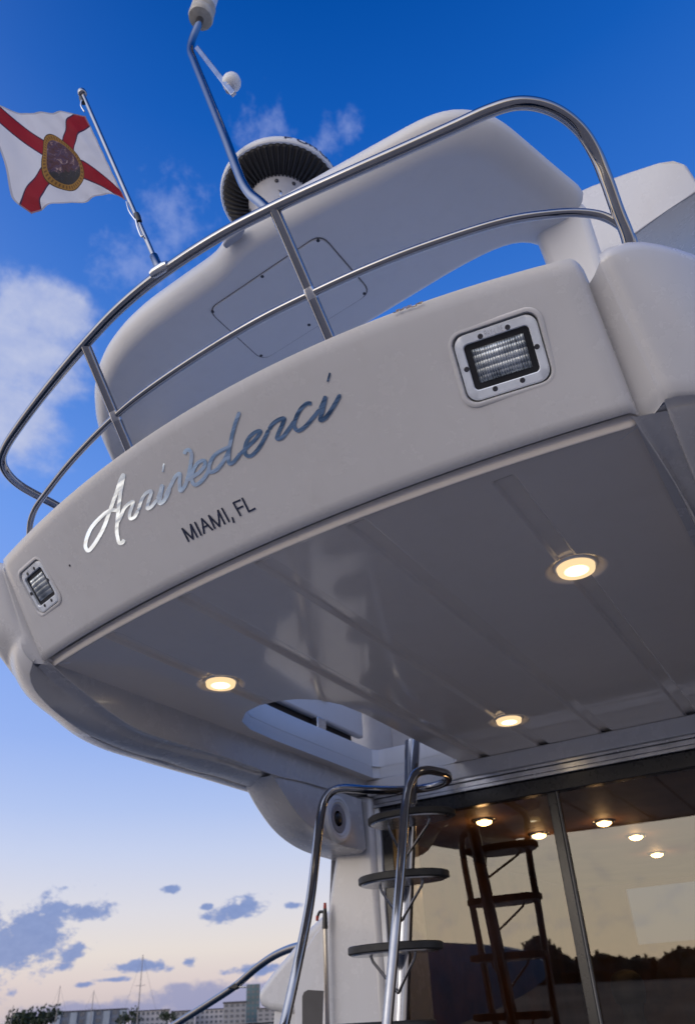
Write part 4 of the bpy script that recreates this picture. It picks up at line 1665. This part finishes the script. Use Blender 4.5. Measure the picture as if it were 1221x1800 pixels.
def build_flag():
    hoist = spline([(151, 204), (168, 240), (195, 298), (222, 353)], 10)
    topv = spline([(151, 204), (118, 200), (75, 197), (35, 193), (-18, 184)], 10)
    botv = spline([(222, 353), (205, 344), (178, 342), (140, 350), (95, 366), (57, 377)], 10)
    fly = spline([(-18, 184), (-8, 215), (1, 248), (15, 295), (22, 340), (27, 354), (57, 377)], 10)
    N1, N2 = 48, 36
    hoist, fly = resample(hoist, N2), resample(fly, N2)
    topv, botv = resample(topv, N1), resample(botv, N1)
    rows, uvs = [], []
    for j in range(N2):
        v = j / (N2 - 1)                      # 0 top
        row = []
        for i in range(N1):
            u = i / (N1 - 1)                  # 0 hoist
            p = (1 - v) * topv[i] + v * botv[i] + (1 - u) * hoist[j] + u * fly[j] - ((1 - u) * (1 - v) * topv[0] + u * (1 - v) * topv[-1] + (1 - u) * v * botv[0] + u * v * botv[-1])
            bulge = math.sin(math.pi * u) * math.sin(math.pi * v)
            p = p + np.array([6.0, -1.0]) * bulge + np.array([0, -7.0]) * math.exp(-((u - .25) / .15) ** 2) * math.sin(math.pi * min(1, v * 1.15)) * v * v * 1.4
            off = .012 * math.sin(u * 7.5 + v * 1.6) * min(1, u * 4) + .006 * math.sin(u * 15 - v * 3) * min(1, u * 3) + .0022 * math.sin(u * 31 + v * 9) * min(1, u * 5) + .0015 * math.sin(v * 40 - u * 12) * math.exp(-u * 4)
            row.append(on_staff_plane(p, off))
            uvs.append((u, 1 - v))
        rows.append(row)
    g = MB()
    g.grid(rows)
    o = g.build('flag', flag_mat(), None, smooth=180, fix=False)
    uvl = o.data.uv_layers.new(name='UVMap')
    for lp in o.data.loops:
        uvl.data[lp.index].uv = uvs[lp.vertex_index]
    tag(o, 'white flag with red diagonal cross and gold oval badge, waving from the thin staff', 'flag')


build_flag()

# ================================================================== light mast
mast = thing('light_mast', 'bent steel mast with anchor light, rising from the arch behind the rail', 'mast', on_y((470, 366), 1.16))
mp3 = [on_y((475, 372), 1.17), on_y((458, 356), 1.165), on_y((440, 341), 1.16), on_y((427, 322), 1.155), on_y((417, 298), 1.15), on_y((395, 240), 1.14), on_y((365, 165), 1.13), on_y((341, 106), 1.12), on_y((335, 88), 1.12), on_y((338, 70), 1.12), on_y((350, 40), 1.12), on_y((356, 24), 1.12)]
g = MB()
g.tube(spline(mp3, 8), .0165, 18)
g.build('tube', M['steel'], mast, smooth=180)
a, c = on_y((352, 34), 1.12), on_y((364, -6), 1.12)
ax = (c - a) / np.linalg.norm(c - a)
g = MB()
hh = np.linalg.norm(c - a)
g.lathe(a, ax, [(.028, -.004), (.052, .004), (.056, .02), (.054, .05), (.050, .056), (.054, .064), (.054, .095), (.049, .102)], 32)
g.build('lamp_base', M['beige_plastic'], mast, smooth=35)
g = MB()
g.lathe(a, ax, [(.048, .100), (.050, .108), (.050, .14), (.047, .146), (.050, .152), (.050, .21), (.035, .23), (.002, .236)], 32)
g.build('anchor_light', M['white_plastic'], mast, smooth=35)
g = MB()
a, c = on_y((346, 84), 1.115), on_y((411, 166), 1.115)
pp = [a, c]
dd_ = (c - a) / np.linalg.norm(c - a)
side = np.cross(dd_, np.array([0, 1.0, 0]))
side /= np.linalg.norm(side)
up2 = np.cross(side, dd_)
g.loft([[q + side * sx * .010 + up2 * sy * .006 for sx, sy in ((-1, -1), (1, -1), (1, 1), (-1, 1))] for q in pp], True)
g.build('arm', M['steel_dull'], mast, bevel=.002)
gc = on_y((407, 145), 1.135)
g = MB()
g.lathe(gc - np.array([0, 0, .0]), (0.35, -.1, .93), [(.010, -.035), (.025, -.028), (.034, -.014), (.037, 0), (.034, .014), (.025, .028), (.012, .035), (.001, .037)], 28)
g.build('globe', M['white_plastic'], mast, smooth=180)
g = MB()
g.lathe(on_y((404, 155), 1.125), (0.35, -.1, .93), [(.012, -.018), (.014, -.005), (.018, .008)], 18)
g.build('globe_base', M['grey_plastic'], mast, smooth=50)

# ================================================================== radar dome
dc = np.array([-.950, 1.300, 2.39]) * 1.125
dome = thing('radar_dome', 'round white radar dome with dark ribbed underside on top of the arch', 'radar dome', dc - np.array([0, 0, .2]))
g = MB()
R0 = .205 * 1.125
g.lathe(dc, (0, 0, 1), [(R0 * 1.0, -.008), (R0 * 1.018, -.003), (R0 * 1.024, .006), (R0 * 1.015, .018), (R0 * .985, .034), (R0 * .92, .052), (R0 * .80, .072), (R0 * .6, .092), (R0 * .3, .104), (.001, .107)], 72)
g.build('cover', M['white_plastic'], dome, smooth=50)
g = MB()
rows = []
nfin = 56
for r, z in ((R0 * .985, -.003), (R0 * .95, -.012), (R0 * .80, -.030), (R0 * .62, -.045), (R0 * .50, -.050)):
    row = []
    for k in range(nfin * 4):
        ph = k % 4
        dz = (.010 if ph in (0, 1) else 0) * min(1, (R0 - r) / (R0 * .08))
        t_ = 2 * math.pi * k / (nfin * 4)
        row.append((dc[0] + r * math.cos(t_), dc[1] + r * math.sin(t_), dc[2] + z - dz))
    rows.append(row)
g.grid(rows, close_u=True)
g.build('ribbed_base', simple('radar_base', (0.018, 0.017, 0.018), 0.55, 0, 0.2), dome, smooth=25, fix=False)
g = MB()
pcx = dc + np.array([0, 0, -.03])
g.lathe(pcx, (0, 0, -1), [(R0 * .56, -.01), (R0 * .54, .03), (R0 * .47, .07), (R0 * .42, .16), (R0 * .44, .34), (R0 * .56, .46), (R0 * .58, .49)], 40)
g.build('pedestal', M['grey_plastic'], dome, smooth=40)
g = MB()
g.lathe(dc + np.array([.03, -.075, -.13]), (.1, -1, -.15), [(.034, -.02), (.034, .012), (.028, .018), (.027, .010), (.002, .010)], 24)
g.build('cable_gland', M['steel_dull'], dome, smooth=40)
for ang in (-150, -118, -62, -30):
    t_ = math.radians(ang)
    g = MB()
    g.lathe(dc + np.array([math.cos(t_) * R0 * .505, math.sin(t_) * R0 * .505, -.075]), (math.cos(t_), math.sin(t_), -.3), [(.008, -.004), (.008, .003), (.004, .005)], 10)
    g.build('bolt', M['screw'], dome, smooth=40)
g = MB()
st, wid = text_strokes('FURUNO')
n_ = 0
for ch, lst in st:
    for line in lst:
        n_ += 1
        
        def plc(a_, c_, k, n_=n_):
            zz = .004 + c_ * .022
            Rr = R0 * float(np.interp(zz, [-.003, .006, .018, .034], [1.018, 1.024, 1.015, .985])) + .0012 + n_ * .0001
            th = math.radians(-50) + (a_ / wid) * math.radians(66)
            return (dc[0] + Rr * math.cos(th), dc[1] + Rr * math.sin(th), dc[2] + zz)
        dense = []
        for s0, s1 in zip(line[:-1], line[1:]):
            dense += [(s0[0] + (s1[0] - s0[0]) * q / 3, s0[1] + (s1[1] - s0[1]) * q / 3) for q in range(3)]
        dense.append(line[-1])
        ribbon(g, dense, .20, plc)
g.build('maker_lettering', M['navy'], dome, smooth=0, fix=False)

# ================================================================== boarding ladder
ladder = thing('boarding_ladder', 'steel ladder with dark treads leading up through the hatch', 'ladder', (-1.65, 2.95, -1.02))
lr = [((488, 1850), 2.58), ((500, 1800), 2.62), ((522, 1700), 2.68), ((544, 1590), 2.75), ((556, 1495), 2.80), ((563, 1435), 2.83), ((570, 1407), 2.85), ((582, 1392), 2.87), ((600, 1386), 2.89), ((640, 1388), 2.96), ((690, 1389), 3.10), ((740, 1386), 3.28), ((772, 1379), 3.30), ((786, 1371), 3.29), ((786, 1362), 3.23), ((768, 1356), 3.08), ((748, 1354), 2.97), ((731, 1360), 2.91), ((720, 1378), 2.88), ((713, 1410), 2.86), ((709, 1460), 2.84), ((703, 1545), 2.80), ((690, 1690), 2.74), ((680, 1800), 2.70), ((676, 1850), 2.68)]
pts = [on_y(p, y) for p, y in lr]
for e in (0, -1):
    d = (pts[0] - pts[2]) if e == 0 else (pts[-1] - pts[-3])
    k = (-1.02 - pts[e][2]) / d[2]
    q = pts[e] + d * k
    pts = [q] + pts if e == 0 else pts + [q]
g = MB()
g.tube(spline(pts, 8), .0185, 16)
g.build('handrail', M['steel'], ladder, smooth=180)
PT = on_y((724, 1322), 3.27)
PBm = on_y((704, 1800), 3.0)
d = (PBm - PT) / np.linalg.norm(PBm - PT)
plen = (-1.02 - PT[2]) / d[2]
g = MB()
g.tube([PT - d * .05, PT, PT + d * .06, PT + d * .14, PT + d * .24, PT + d * .25, PT + d * .27, PT + d * .28, PT + d * plen], [.036, .036, .034, .031, .031, .0345, .0345, .031, .030], 20)
g.build('pole', M['steel'], ladder, smooth=40)
TR = [((716, 1436), 3.02), ((702, 1543), 2.98), ((687, 1667), 2.94)]
cs = [on_y(p, y) for p, y in TR]
step = cs[2] - cs[1]
cs += [cs[2] + step, cs[2] + 2 * step]
for c in cs:
    def ell(k, z, c=c):
        out = []
        for i in range(36):
            a = 2 * math.pi * i / 36
            ca, sa = math.cos(a), math.sin(a)
            ex = .195 * k * np.sign(ca) * abs(ca) ** .85
            ey = .115 * k * np.sign(sa) * abs(sa) ** .85
            out.append((c[0] + ex, c[1] + ey + .10 * (ex / .195) ** 2 * .35, c[2] + z))
        return out
    g = MB()
    g.loft([ell(.96, -.014), ell(1.0, -.010), ell(1.0, .010), ell(.97, .014)], True)
    tr = g.build('tread', M['rubber'], ladder, smooth=40)
    g = MB()
    g.loft([ell(.90, -.019), ell(.93, -.0145)], True)
    g.build('tread_plate', M['steel_dull'], tr, smooth=40)
    kz = (c[2] - PT[2]) / d[2]
    pa = PT + d * (kz + .15) + np.array([0, -.030, 0])
    for sx in (-.10, .10):
        g = MB()
        top_ = np.array([c[0] + sx, c[1] + .01, c[2] - .014])
        g.tube([top_, top_ * .9 + pa * .1 + np.array([0, 0, -.012]), pa], .0055, 10)
        g.build('brace', M['steel'], tr, smooth=60)

# ================================================================== boat hook
bh = thing('boat_hook', 'boat hook with black head and red tips standing against the white buttress', 'boat hook', on_y((575, 1830), 3.44))
g = MB()
a, c = on_y((571, 1630), 3.46), on_y((577, 1860), 3.46)
g.tube([a, a * .7 + c * .3, c], .0105, 12)
g.build('shaft', M['steel'], bh, smooth=60)
g = MB()
h = [on_y(p, 3.46) for p in ((571, 1633), (571, 1612), (571, 1596))]
g.tube(h, [.014, .012, .008], 12)
h = spline([on_y(p, 3.46) for p in ((571, 1604), (562, 1603), (558, 1611))], 5)
g.tube(h, .007, 10)
g.build('head', M['black'], bh, smooth=60)
for p0, p1 in (((571, 1597), (571, 1587)), ((558, 1610), (557, 1619))):
    g = MB()
    g.tube([on_y(p0, 3.46), on_y(p1, 3.46)], [.0085, .007], 10)
    g.build('tip', M['red_tip'], bh, smooth=60)

# ================================================================== side-deck rail
sr = thing('side_rail', 'curved steel hand rail rising along the port side deck', 'railing', on_y((440, 1800), 4.0))
pts = [on_y(p, y) for p, y in (((530, 1662), 3.85), ((508, 1668), 3.9), ((480, 1681), 3.98), ((450, 1702), 4.06), ((415, 1732), 4.15), ((370, 1762), 4.25), ((300, 1806), 4.4), ((240, 1845), 4.5))]
g = MB()
g.tube(spline(pts, 8), .021, 14)
g.build('tube', M['steel'], sr, smooth=180)
g = MB()
q = [on_y(p, 4.12) for p in ((398, 1737), (418, 1724), (419, 1736), (412, 1740))]
g.prism(q, (0, .03, 0))
g.build('clamp', M['black'], sr, bevel=.006)
g = MB()
g.tube([on_y((416, 1735), 4.13), on_y((434, 1735), 4.13)], .005, 8)
g.build('pin', M['steel_dull'], sr, smooth=60)

# ================================================================== far shore (the strip along the bottom left)
def bearing(px, dist):
    """point on the water at a distance (m) in the direction of an image column near the horizon"""
    d = ray((px, 1797))
    h = np.array([d[0], d[1]])
    h /= np.linalg.norm(h)
    return h * dist / S


def height(px, py, dist):
    d = ray((px, py))
    return d[2] / math.hypot(d[0], d[1]) * dist / S


DIST = 620.0
shore = [bearing(px, DIST - 25) for px in (-300, 100, 400, 700)] + [bearing(px, DIST + 400) for px in (700, 400, 100, -300)]
ground_sheet('far_shore', shore, WZ + .9, M['land'])

BM = {'slate': simple('slate_render', (0.14, 0.16, 0.20), 0.7, 0, 0.15, .1), 'pale': simple('pale_render', (0.52, 0.48, 0.46), 0.7, 0, 0.1, .1), 'grey': simple('grey_render', (0.32, 0.31, 0.31), 0.7, 0, 0.1, .1),
      'teal': simple('teal_glass', (0.06, 0.13, 0.17), 0.15, 0.2, 0.2, .1), 'win': simple('far_window', (0.12, 0.13, 0.15), 0.2, 0, 0.2, .1), 'pier': simple('pier_grey', (0.34, 0.38, 0.42), 0.6, 0, 0.1, .1), 'roof': simple('roof_dark', (0.06, 0.055, 0.06), 0.7)}


def building(px0, px1, pyt, dist, wall, nbay, nfl, label, roof=True, pier=None):
    a, c = bearing(px0, dist), bearing(px1, dist)
    ex = c - a
    wd = np.linalg.norm(ex)
    ex /= wd
    ey = np.array([-ex[1], ex[0]])
    if np.dot(ey, a) < 0:
        ey = -ey
    zt = height((px0 + px1) / 2, pyt, dist)
    z0 = WZ + .9
    root = thing('building', label, 'building', ((a + c)[0] / 2, (a + c)[1] / 2, z0), 'buildings along the far shore')

    def bx(u0, u1, v0, v1, za, zb, g):
        P = [a + ex * u0 + ey * v0, a + ex * u1 + ey * v0, a + ex * u1 + ey * v1, a + ex * u0 + ey * v1]
        g.loft([[(p[0], p[1], za) for p in P], [(p[0], p[1], zb) for p in P]], True)
    g = MB()
    bx(0, wd, 0, 14, z0, zt, g)
    g.build('wall', wall, root, smooth=0)
    H = zt - z0
    if roof:
        g = MB()
        bx(-.3, wd + .3, -.4, 14.3, zt + .01, zt + .5, g)
        g.build('roof', BM['roof'], root, smooth=0)
    bw = wd / nbay
    for k in range(nbay):
        if pier and k % 2 == 0:
            g = MB()
            bx(bw * (k + .1), bw * (k + .9), -.9, -.02, z0, zt - .4, g)
            g.build('stair_tower', pier, root, smooth=0)
            continue
        for f in range(nfl):
            g = MB()
            bx(bw * (k + .22), bw * (k + .78), -.15, .3, z0 + H * (f + .3) / nfl, z0 + H * (f + .82) / nfl, g)
            g.build('window', BM['win'], root, smooth=0)


building(92, 222, 1777, 620, BM['slate'], 9, 3, 'long low dark slate terrace beside the trees', pier=BM['pier'])
building(230, 297, 1777, 640, BM['pale'], 8, 3, 'pale block right of the slate terrace')
building(300, 342, 1778, 640, BM['grey'], 5, 3, 'grey block between two pale blocks')
building(343, 392, 1775, 660, BM['pale'], 6, 3, 'pale block left of the dark roofed house')
building(392, 432, 1763, 420, BM['grey'], 4, 4, 'nearer house with dark flat roof')
building(432, 456, 1730, 700, BM['teal'], 3, 7, 'tall teal glass tower behind the side deck', roof=False)
building(452, 520, 1772, 600, BM['grey'], 6, 3, 'grey block mostly behind the side deck')


def leaf_clump_tree(c, h, r, rng, mat_leaf, mat_trunk, label, group):
    root = thing('tree', label, 'tree', (c[0], c[1], WZ + .9), group)
    z0 = WZ + .9
    g = MB()
    g.tube([(c[0], c[1], z0), (c[0] + .2, c[1], z0 + h * .3), (c[0] + .1, c[1] + .1, z0 + h * .6)], [h * .035, h * .025, h * .012], 7)
    g.build('trunk', mat_trunk, root, smooth=60)
    g = MB()
    lobes = [np.array([rng.uniform(-.6, .6) * r, rng.uniform(-.6, .6) * r, rng.uniform(.4, .92) * h]) for _ in range(7)]
    for _ in range(420):
        lb = lobes[rng.randrange(7)]
        q = np.array([rng.gauss(0, 1), rng.gauss(0, 1), rng.gauss(0, .7)])
        q = q / np.linalg.norm(q) * r * .5 * rng.uniform(.5, 1.05)
        p = np.array([c[0], c[1], z0]) + lb + q
        s_ = r * rng.uniform(.07, .15)
        e1 = np.array([rng.gauss(0, 1), rng.gauss(0, 1), rng.gauss(0, 1)])
        e1 /= np.linalg.norm(e1)
        e2 = np.cross(e1, np.array([rng.gauss(0, 1), rng.gauss(0, 1), rng.gauss(0, 1)]))
        e2 /= np.linalg.norm(e2)
        g.add([p - e1 * s_, p - e2 * s_ * .6, p + e1 * s_, p + e2 * s_ * .6], [(0, 1, 2, 3)])
    g.build('crown', mat_leaf, root, smooth=0, fix=False)


M['leaf'] = simple('leaf_dark', (0.035, 0.05, 0.022), 0.7, 0, 0.4, 3)
M['bark'] = simple('bark', (0.06, 0.045, 0.03), 0.8)
rng = random.Random(3)
for k, (px, py, lab) in enumerate(((26, 1780, 'leftmost low dark tree on the far shore'), (44, 1777, 'dark tree second from the left on the far shore'), (62, 1774, 'tallest dark tree on the far shore'), (80, 1776, 'dark tree touching the slate terrace'),
                                   (226, 1776, 'small dark tree between slate and pale blocks'), (300, 1779, 'dark tree before the grey block'))):
    dist = 560 if k != 5 else 590
    c = bearing(px, dist)
    hh = height(px, py, dist) - (WZ + .9)
    leaf_clump_tree(c, hh, hh * .75, rng, M['leaf'], M['bark'], lab, 'trees along the far shore')

# sailing boats moored in front of the shore
BWH = simple('boat_white', (0.62, 0.62, 0.63), 0.4)
MAST = simple('mast_grey', (0.20, 0.20, 0.22), 0.4, 0.5)


def sail_boat(px, pyt, dist, label, lean=0.0):
    c = bearing(px, dist)
    zt = height(px, pyt, dist)
    root = thing('sailboat', label, 'sailboat', (c[0], c[1], WZ), 'sailing boats moored off the far shore')
    L = 9.0
    ex = np.array([-c[1], c[0]]) / np.linalg.norm(c)
    ey = c / np.linalg.norm(c)
    rings = []
    for s_, hw, zz in ((-.5, .75, .95), (-.3, 1.25, .85), (0, 1.5, .85), (.3, 1.05, .95), (.48, .25, 1.15), (.5, .05, 1.2)):
        m_ = c + ex * L * s_
        rings.append([(*(m_ - ey * hw), WZ + zz), (*(m_ - ey * hw * .6), WZ - .2), (*(m_ + ey * hw * .6), WZ - .2), (*(m_ + ey * hw), WZ + zz)])
    g = MB()
    g.loft(rings, True)
    g.build('hull', BWH, root, smooth=30)
    g = MB()
    q = [c + ex * a + ey * e for a, e in ((-1.8, -.8), (1.6, -.7), (1.6, .7), (-1.8, .8))]
    g.loft([[(*p, WZ + .9) for p in q], [(*(c + (p - c) * .85), WZ + 1.5) for p in q]], True)
    g.build('cabin', BWH, root, bevel=.1)
    g = MB()
    tip = c + ex * lean
    g.tube([(*(c + ex * .5), WZ + 1.0), (*(tip + ex * .5), zt)], [.13, .07], 8)
    g.build('mast', MAST, root, smooth=60)
    g = MB()
    zz = WZ + (zt - WZ) * .62
    g.tube([(*(c + ex * .5 - ex * 1.0), zz), (*(c + ex * .5 + ex * 1.0), zz)], .04, 6)
    g.build('spreader', MAST, root, smooth=60)
    for s_ in (-.46, .48):
        g = MB()
        g.tube([(*(c + ex * L * s_), WZ + 1.0), (*(tip + ex * .5), zt - .2)], .022, 5)
        g.build('stay', MAST, root, smooth=60)


sail_boat(246, 1678, 210, 'sailing boat with the tallest mast, before the pale block')
sail_boat(163, 1741, 260, 'sailing boat with shorter mast, before the slate terrace')
sail_boat(101, 1733, 300, 'sailing boat with thin faint mast, near the dark trees')
sail_boat(23, 1767, 300, 'sailing boat with the lowest mast, at the far left')

# ================================================================== behind the photographer: what the glass mirrors
ground_sheet('dock', [(-26, -22), (24, -22), (24, .35), (-26, .35)], WZ + .62, M['dock'])
g = MB()
rows = []
for y, z in ((-42, WZ - .1), (-50, WZ + .5), (-75, .55), (-92, 1.7), (-140, 2.0), (-400, 2.4)):
    rows.append([(x, y + 2.5 * math.sin(x * .07), z + (.12 * math.sin(x * .21 + y) if z > WZ + .2 else 0)) for x in np.linspace(-400, 400, 120)])
g.grid(rows)
tag(g.build('near_shore', simple('sandy_bank', (0.50, 0.36, 0.23), 0.9, 0, 0.35, .12), None, smooth=180), kind='structure')
g = MB()
rng = random.Random(11)
for _ in range(420):
    x = rng.uniform(-170, 130)
    top_ = 5.2 + 1.4 * math.sin(x * .09) + 1.0 * math.sin(x * .31 + 1)
    r_ = rng.uniform(1.6, 3.2)
    c0 = np.array([x, -100 + rng.uniform(-6, 4), 1.4 + rng.uniform(.1, 1) * (top_ - r_ * .5 - 1.4)])
    rings = []
    for a in np.linspace(-1.35, 1.35, 7):
        rings.append([c0 + r_ * np.array([math.cos(a) * math.cos(t_), math.cos(a) * math.sin(t_), math.sin(a) * .8]) * (1 + rng.uniform(-.13, .13)) for t_ in np.linspace(0, 2 * math.pi, 11, endpoint=False)])
    g.loft(rings, True)
    for _k in range(22):
        a, t_ = rng.uniform(-.2, 1.5), rng.uniform(0, 2 * math.pi)
        p = c0 + r_ * 1.02 * np.array([math.cos(a) * math.cos(t_), math.cos(a) * math.sin(t_), math.sin(a) * .85])
        s_ = rng.uniform(.25, .6)
        e1 = np.array([rng.gauss(0, 1), rng.gauss(0, 1), rng.gauss(0, 1)])
        e1 /= np.linalg.norm(e1)
        e2 = np.cross(e1, np.array([rng.gauss(0, 1), rng.gauss(0, 1), rng.gauss(0, 1)]))
        e2 /= np.linalg.norm(e2)
        g.add([p - e1 * s_, p - e2 * s_ * .7, p + e1 * s_, p + e2 * s_ * .7], [(0, 1, 2, 3)])
tl = g.build('treeline', M['leaf'], None, smooth=0, fix=False)
tag(tl, 'dark line of trees behind the photographer, mirrored in the glass', 'trees', kind='stuff')

# a blue motor boat hauled out on the quay, mirrored in the door
bb = thing('blue_boat', 'dark blue hulled boat standing behind the photographer, mirrored low in the left glass door', 'boat', (-8.0, -6.0, WZ + .62))
g = MB()
rings = []
for x, hw, zk, zt in ((-4.50, .02, .42, .48), (-4.62, .12, .30, .58), (-4.9, .32, .16, .71), (-5.4, .62, -.02, .82), (-6.1, .9, -.2, .89), (-7.2, 1.1, -.4, .94), (-8.5, 1.2, -.55, .97), (-11.5, 1.15, -.6, .98)):
    rings.append([(x, -6.0 + hw, zt), (x, -6.0 + hw * .8, (zt + zk) * .5), (x, -6.0 + .02, zk), (x, -6.0 - hw * .8, (zt + zk) * .5), (x, -6.0 - hw, zt)])
g.loft(rings, True)
g.build('hull', simple('blue_hull', (0.14, 0.42, 0.64), 0.5, 0, 0.1), bb, smooth=50)
g = MB()
g.box((-11.0, -6.8, .97), (-7.6, -5.2, 1.25))
g.build('cabin', BWH, bb, bevel=.1)
for x in (-6.2, -9.8):
    g = MB()
    g.loft([[(x - .4, -6.6, WZ + .62), (x + .4, -6.6, WZ + .62), (x + .4, -5.4, WZ + .62), (x - .4, -5.4, WZ + .62)], [(x - .15, -6.3, -.3), (x + .15, -6.3, -.3), (x + .15, -5.7, -.3), (x - .15, -5.7, -.3)]], True)
    g.build('cradle', M['steel_dull'], bb, smooth=0)

# someone sitting in the saloon, a dim shape behind the right-hand pane
def skin_body(name, joints, edges, mat, parent, sub=2):
    me = bpy.data.meshes.new(name)
    base = BASE[parent.name]
    me.from_pydata([tuple(w(p) - base) for p, _ in joints], edges, [])
    o = bpy.data.objects.new(name, me)
    COL.objects.link(o)
    o.parent = parent
    BASE[o.name] = base
    o.modifiers.new('skin', 'SKIN')
    for v, (_, r) in zip(me.skin_vertices[0].data, joints):
        v.radius = (r[0] * S, r[1] * S) if isinstance(r, tuple) else (r * S, r * S)
    me.skin_vertices[0].data[0].use_root = True
    ms = o.modifiers.new('sub', 'SUBSURF')
    ms.levels = ms.render_levels = sub
    me.materials.append(mat)
    return o


px_, py_, hz = -1.19, 4.55, .035
man = thing('person', 'person in dark clothes sitting in the saloon, dimly seen behind the right-hand glass pane', 'person', (px_, py_ + .1, -1.0))
J = [((px_, py_, -.60), (.15, .11)), ((px_, py_ + .01, -.40), (.145, .10)), ((px_, py_ + .02, -.22), (.16, .095)), ((px_, py_ + .03, -.12), (.06, .055)), ((px_, py_ + .035, -.06), .048), ((px_, py_ + .04, .0), (.068, .080)), ((px_, py_ + .04, .06), (.066, .078)), ((px_, py_ + .04, .095), (.045, .05)),
     ((px_ - .16, py_ + .02, -.19), .055), ((px_ - .21, py_ + .05, -.40), .045), ((px_ - .16, py_ + .24, -.52), .036), ((px_ - .13, py_ + .32, -.53), .032),
     ((px_ + .16, py_ + .02, -.19), .055), ((px_ + .21, py_ + .05, -.40), .045), ((px_ + .16, py_ + .24, -.52), .036), ((px_ + .13, py_ + .32, -.53), .032),
     ((px_ - .09, py_ + .05, -.64), .085), ((px_ - .11, py_ + .40, -.64), .062), ((px_ - .11, py_ + .42, -.93), .045), ((px_ - .11, py_ + .52, -.96), .035),
     ((px_ + .09, py_ + .05, -.64), .085), ((px_ + .11, py_ + .40, -.64), .062), ((px_ + .11, py_ + .42, -.93), .045), ((px_ + .11, py_ + .52, -.96), .035)]
E_ = [(0, 1), (1, 2), (2, 3), (3, 4), (4, 5), (5, 6), (6, 7), (2, 8), (8, 9), (9, 10), (10, 11), (2, 12), (12, 13), (13, 14), (14, 15), (0, 16), (16, 17), (17, 18), (18, 19), (0, 20), (20, 21), (21, 22), (22, 23)]
skin_body('body', J, E_, simple('dark_clothes', (0.05, 0.045, 0.045), 0.8), man)
g = MB()
g.lathe((px_, py_ + .03, .035), (0, 0, 1), [(.070, -.055), (.082, -.01), (.082, .03), (.070, .065), (.04, .085), (.002, .092)], 24)
g.build('hair', simple('dark_hair', (0.03, 0.02, 0.015), 0.6), man, smooth=180)
g = MB()
g.box((px_ - .24, py_ - .08, -1.0), (px_ + .24, py_ + .38, -.74))
g.box((px_ - .24, py_ - .20, -1.0), (px_ + .24, py_ - .10, -.42))
st_ = g.build('saloon_seat', simple('seat_cloth', (0.12, 0.09, 0.07), 0.8), yacht, bevel=.03)
# worn, rusty scuffs on the top edge of the coaming
g = MB()
for k in range(9):
    x0 = 692 + k * 5.2 + rng.uniform(-2, 2)
    yb_ = 552 - k * 2.3 + rng.uniform(-3, 3)
    P = [on_fascia((x0 + q * rng.uniform(2, 4), yb_ - q * 1.1 + rng.uniform(-.6, .6))) for q in range(4)]
    nn_ = fascia_frame(P[0])[2]
    g.grid([[p + nn_ * .0009 for p in P], [p + nn_ * .0009 + np.array([0, -.0012, .0022]) * rng.uniform(.6, 1.4) for p in P]])
g.build('scuff_marks', simple('rust_scuff', (0.30, 0.22, 0.15), 0.7, 0, 0.4, 90), yacht, smooth=0, fix=False)
